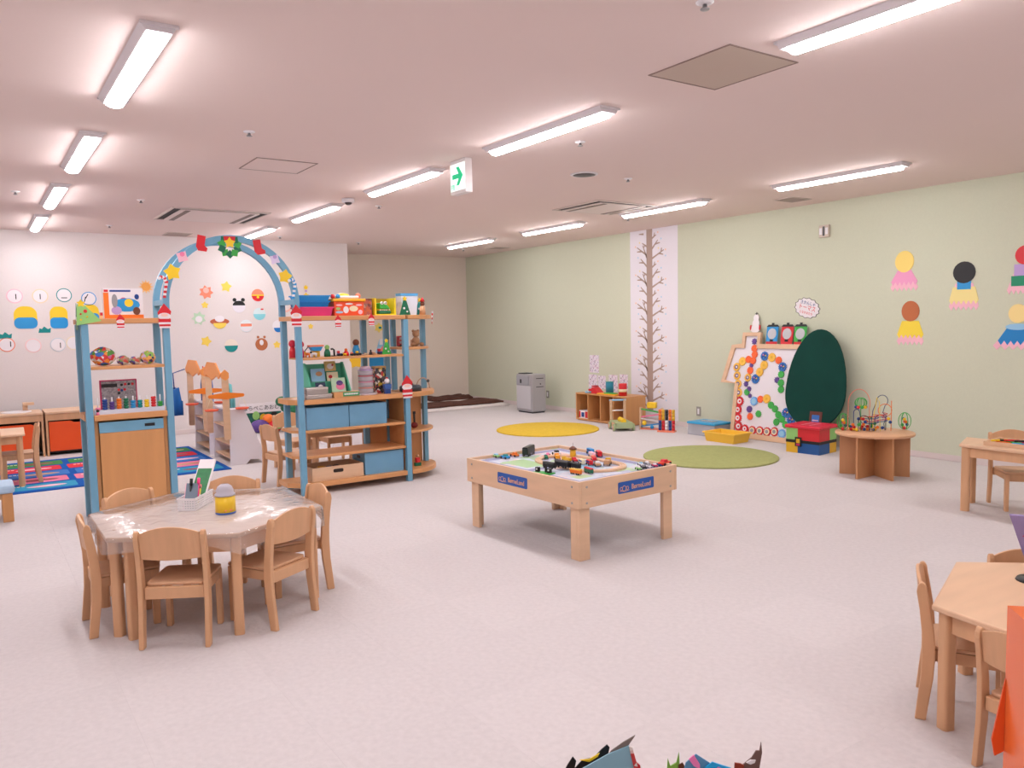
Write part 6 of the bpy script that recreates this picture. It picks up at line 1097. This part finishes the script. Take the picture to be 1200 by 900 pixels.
# box of paper craft props whose tops reach the lower picture edge
ZC = .42; cb = zp(780, 915, ZC)
t = thing('craft_box', 'open cardboard box full of paper craft props', 'box', (cb.x, cb.y-.02, 0), math.radians(-34)); bw, bd = .30, .15; m_cb = mat('cardboard', (190, 150, 110), .85)
obj('bottom', MB().bb(-bw, bw, -bd, bd, 0, .01), m_cb, t)
for s in (-1, 1): obj('wall', MB().bb(s*bw, s*(bw-.01), -bd, bd, .0102, .36), m_cb, t); obj('wall', MB().bb(-bw+.0102, bw-.0102, s*bd, s*(bd-.01), .0102, .36), m_cb, t)
CP = Vector((cb.x, cb.y-.02, 0)); FN = Vector((-.56, -.82, 0)).normalized()
def craft(name, lb, polys, d_=0.0):
    """flat paper props standing upright in the box; outlines given in photo pixels, set on one upright plane inside the box"""
    o = CP-FN*d_; t = thing(name, lb, 'paper craft', (o.x, o.y, .0105), group='paper props in the craft box'); U = Vector((-FN.y, FN.x, 0)); U = -U if U.dot(Vector((1, -.6, 0))) < 0 else U
    for k, (nm, m, pts) in enumerate(polys):
        P = []
        for px, py in pts:
            q = hit(px, py, o, FN)-o; P.append((q.dot(U), q.z-.0105))
        obj(nm, MB().prism(P, (0, 0, 0), U, (0, 0, 1), .003, FN, off=.0035*k), m, t)
craft('paper_prop', 'pale blue paper prop with grey curled corner', [('stick', skin2, [(700, 915), (712, 915), (712, 1010), (700, 1010)]), ('grey_curl', pl('curl_grey', (120, 106, 100)), [(712, 883), (733, 876), (744, 860), (730, 868), (716, 878)]), ('blue_sheet', pl('sheet_blue', (140, 186, 206)), [(672, 915), (680, 899), (712, 881), (737, 871), (748, 915)]), ('edge_print', motley('edge_strip', [(226, 190, 186), (200, 60, 60), (230, 220, 215)], 60), [(736, 871), (740, 872), (752, 915), (746, 915)])], .02)
craft('paper_prop', 'black paper prop with yellow edge behind the blue sheet', [('stick', skin2, [(682, 915), (690, 915), (690, 1010), (682, 1010)]), ('black_shape', black, [(655, 915), (664, 896), (671, 885), (675, 890), (673, 899), (682, 889), (696, 886), (704, 877), (711, 871), (714, 874), (712, 884), (700, 905), (690, 915)]), ('yellow_edge', yellow, [(679, 888), (690, 887), (702, 880), (700, 884), (690, 890)]), ('red_tab', red, [(743, 888), (749, 893), (751, 905), (745, 905)])], .06)
craft('paper_prop', 'blue and pink layered paper prop', [('stick', skin2, [(835, 915), (845, 915), (845, 1010), (835, 1010)]), ('blue_back', pl('prop_blue', (90, 150, 190)), [(797, 915), (803, 892), (815, 882), (832, 893), (836, 915)]), ('pink_piece', pl('prop_pink', (240, 130, 190)), [(806, 887), (812, 882), (819, 893), (819, 898), (812, 895)]), ('cyan_piece', pl('prop_cyan', (20, 170, 230)), [(818, 915), (824, 896), (833, 889), (845, 893), (855, 896), (860, 915)]), ('pink_piece', pl('prop_pink2', (226, 120, 180)), [(827, 915), (832, 899), (840, 894), (852, 900), (856, 915)])], .0)
craft('paper_prop', 'spiky light green paper prop', [('stick', skin2, [(786, 915), (792, 915), (792, 1010), (786, 1010)]), ('spikes', pl('prop_green', (140, 190, 80)), [(780, 915), (782, 887), (785, 896), (792, 892), (795, 880), (796, 896), (802, 915)]), ('brown_tab', brown, [(794, 894), (799, 891), (804, 900), (800, 915), (794, 915)])], .04)
craft('paper_prop', 'dark brown curled paper prop with white oval', [('stick', skin2, [(870, 915), (878, 915), (878, 1010), (870, 1010)]), ('brown_sheet', pl('prop_brown', (112, 84, 78)), [(862, 915), (870, 894), (880, 886), (885, 878), (889, 878), (891, 868), (892, 880), (886, 915)]), ('white_oval', white, [(873, 891), (878, 888), (884, 888), (883, 891), (878, 893)]), ('rust_piece', pl('prop_rust', (150, 52, 30)), [(858, 915), (859, 890), (866, 891), (870, 893), (866, 915)])], .02)
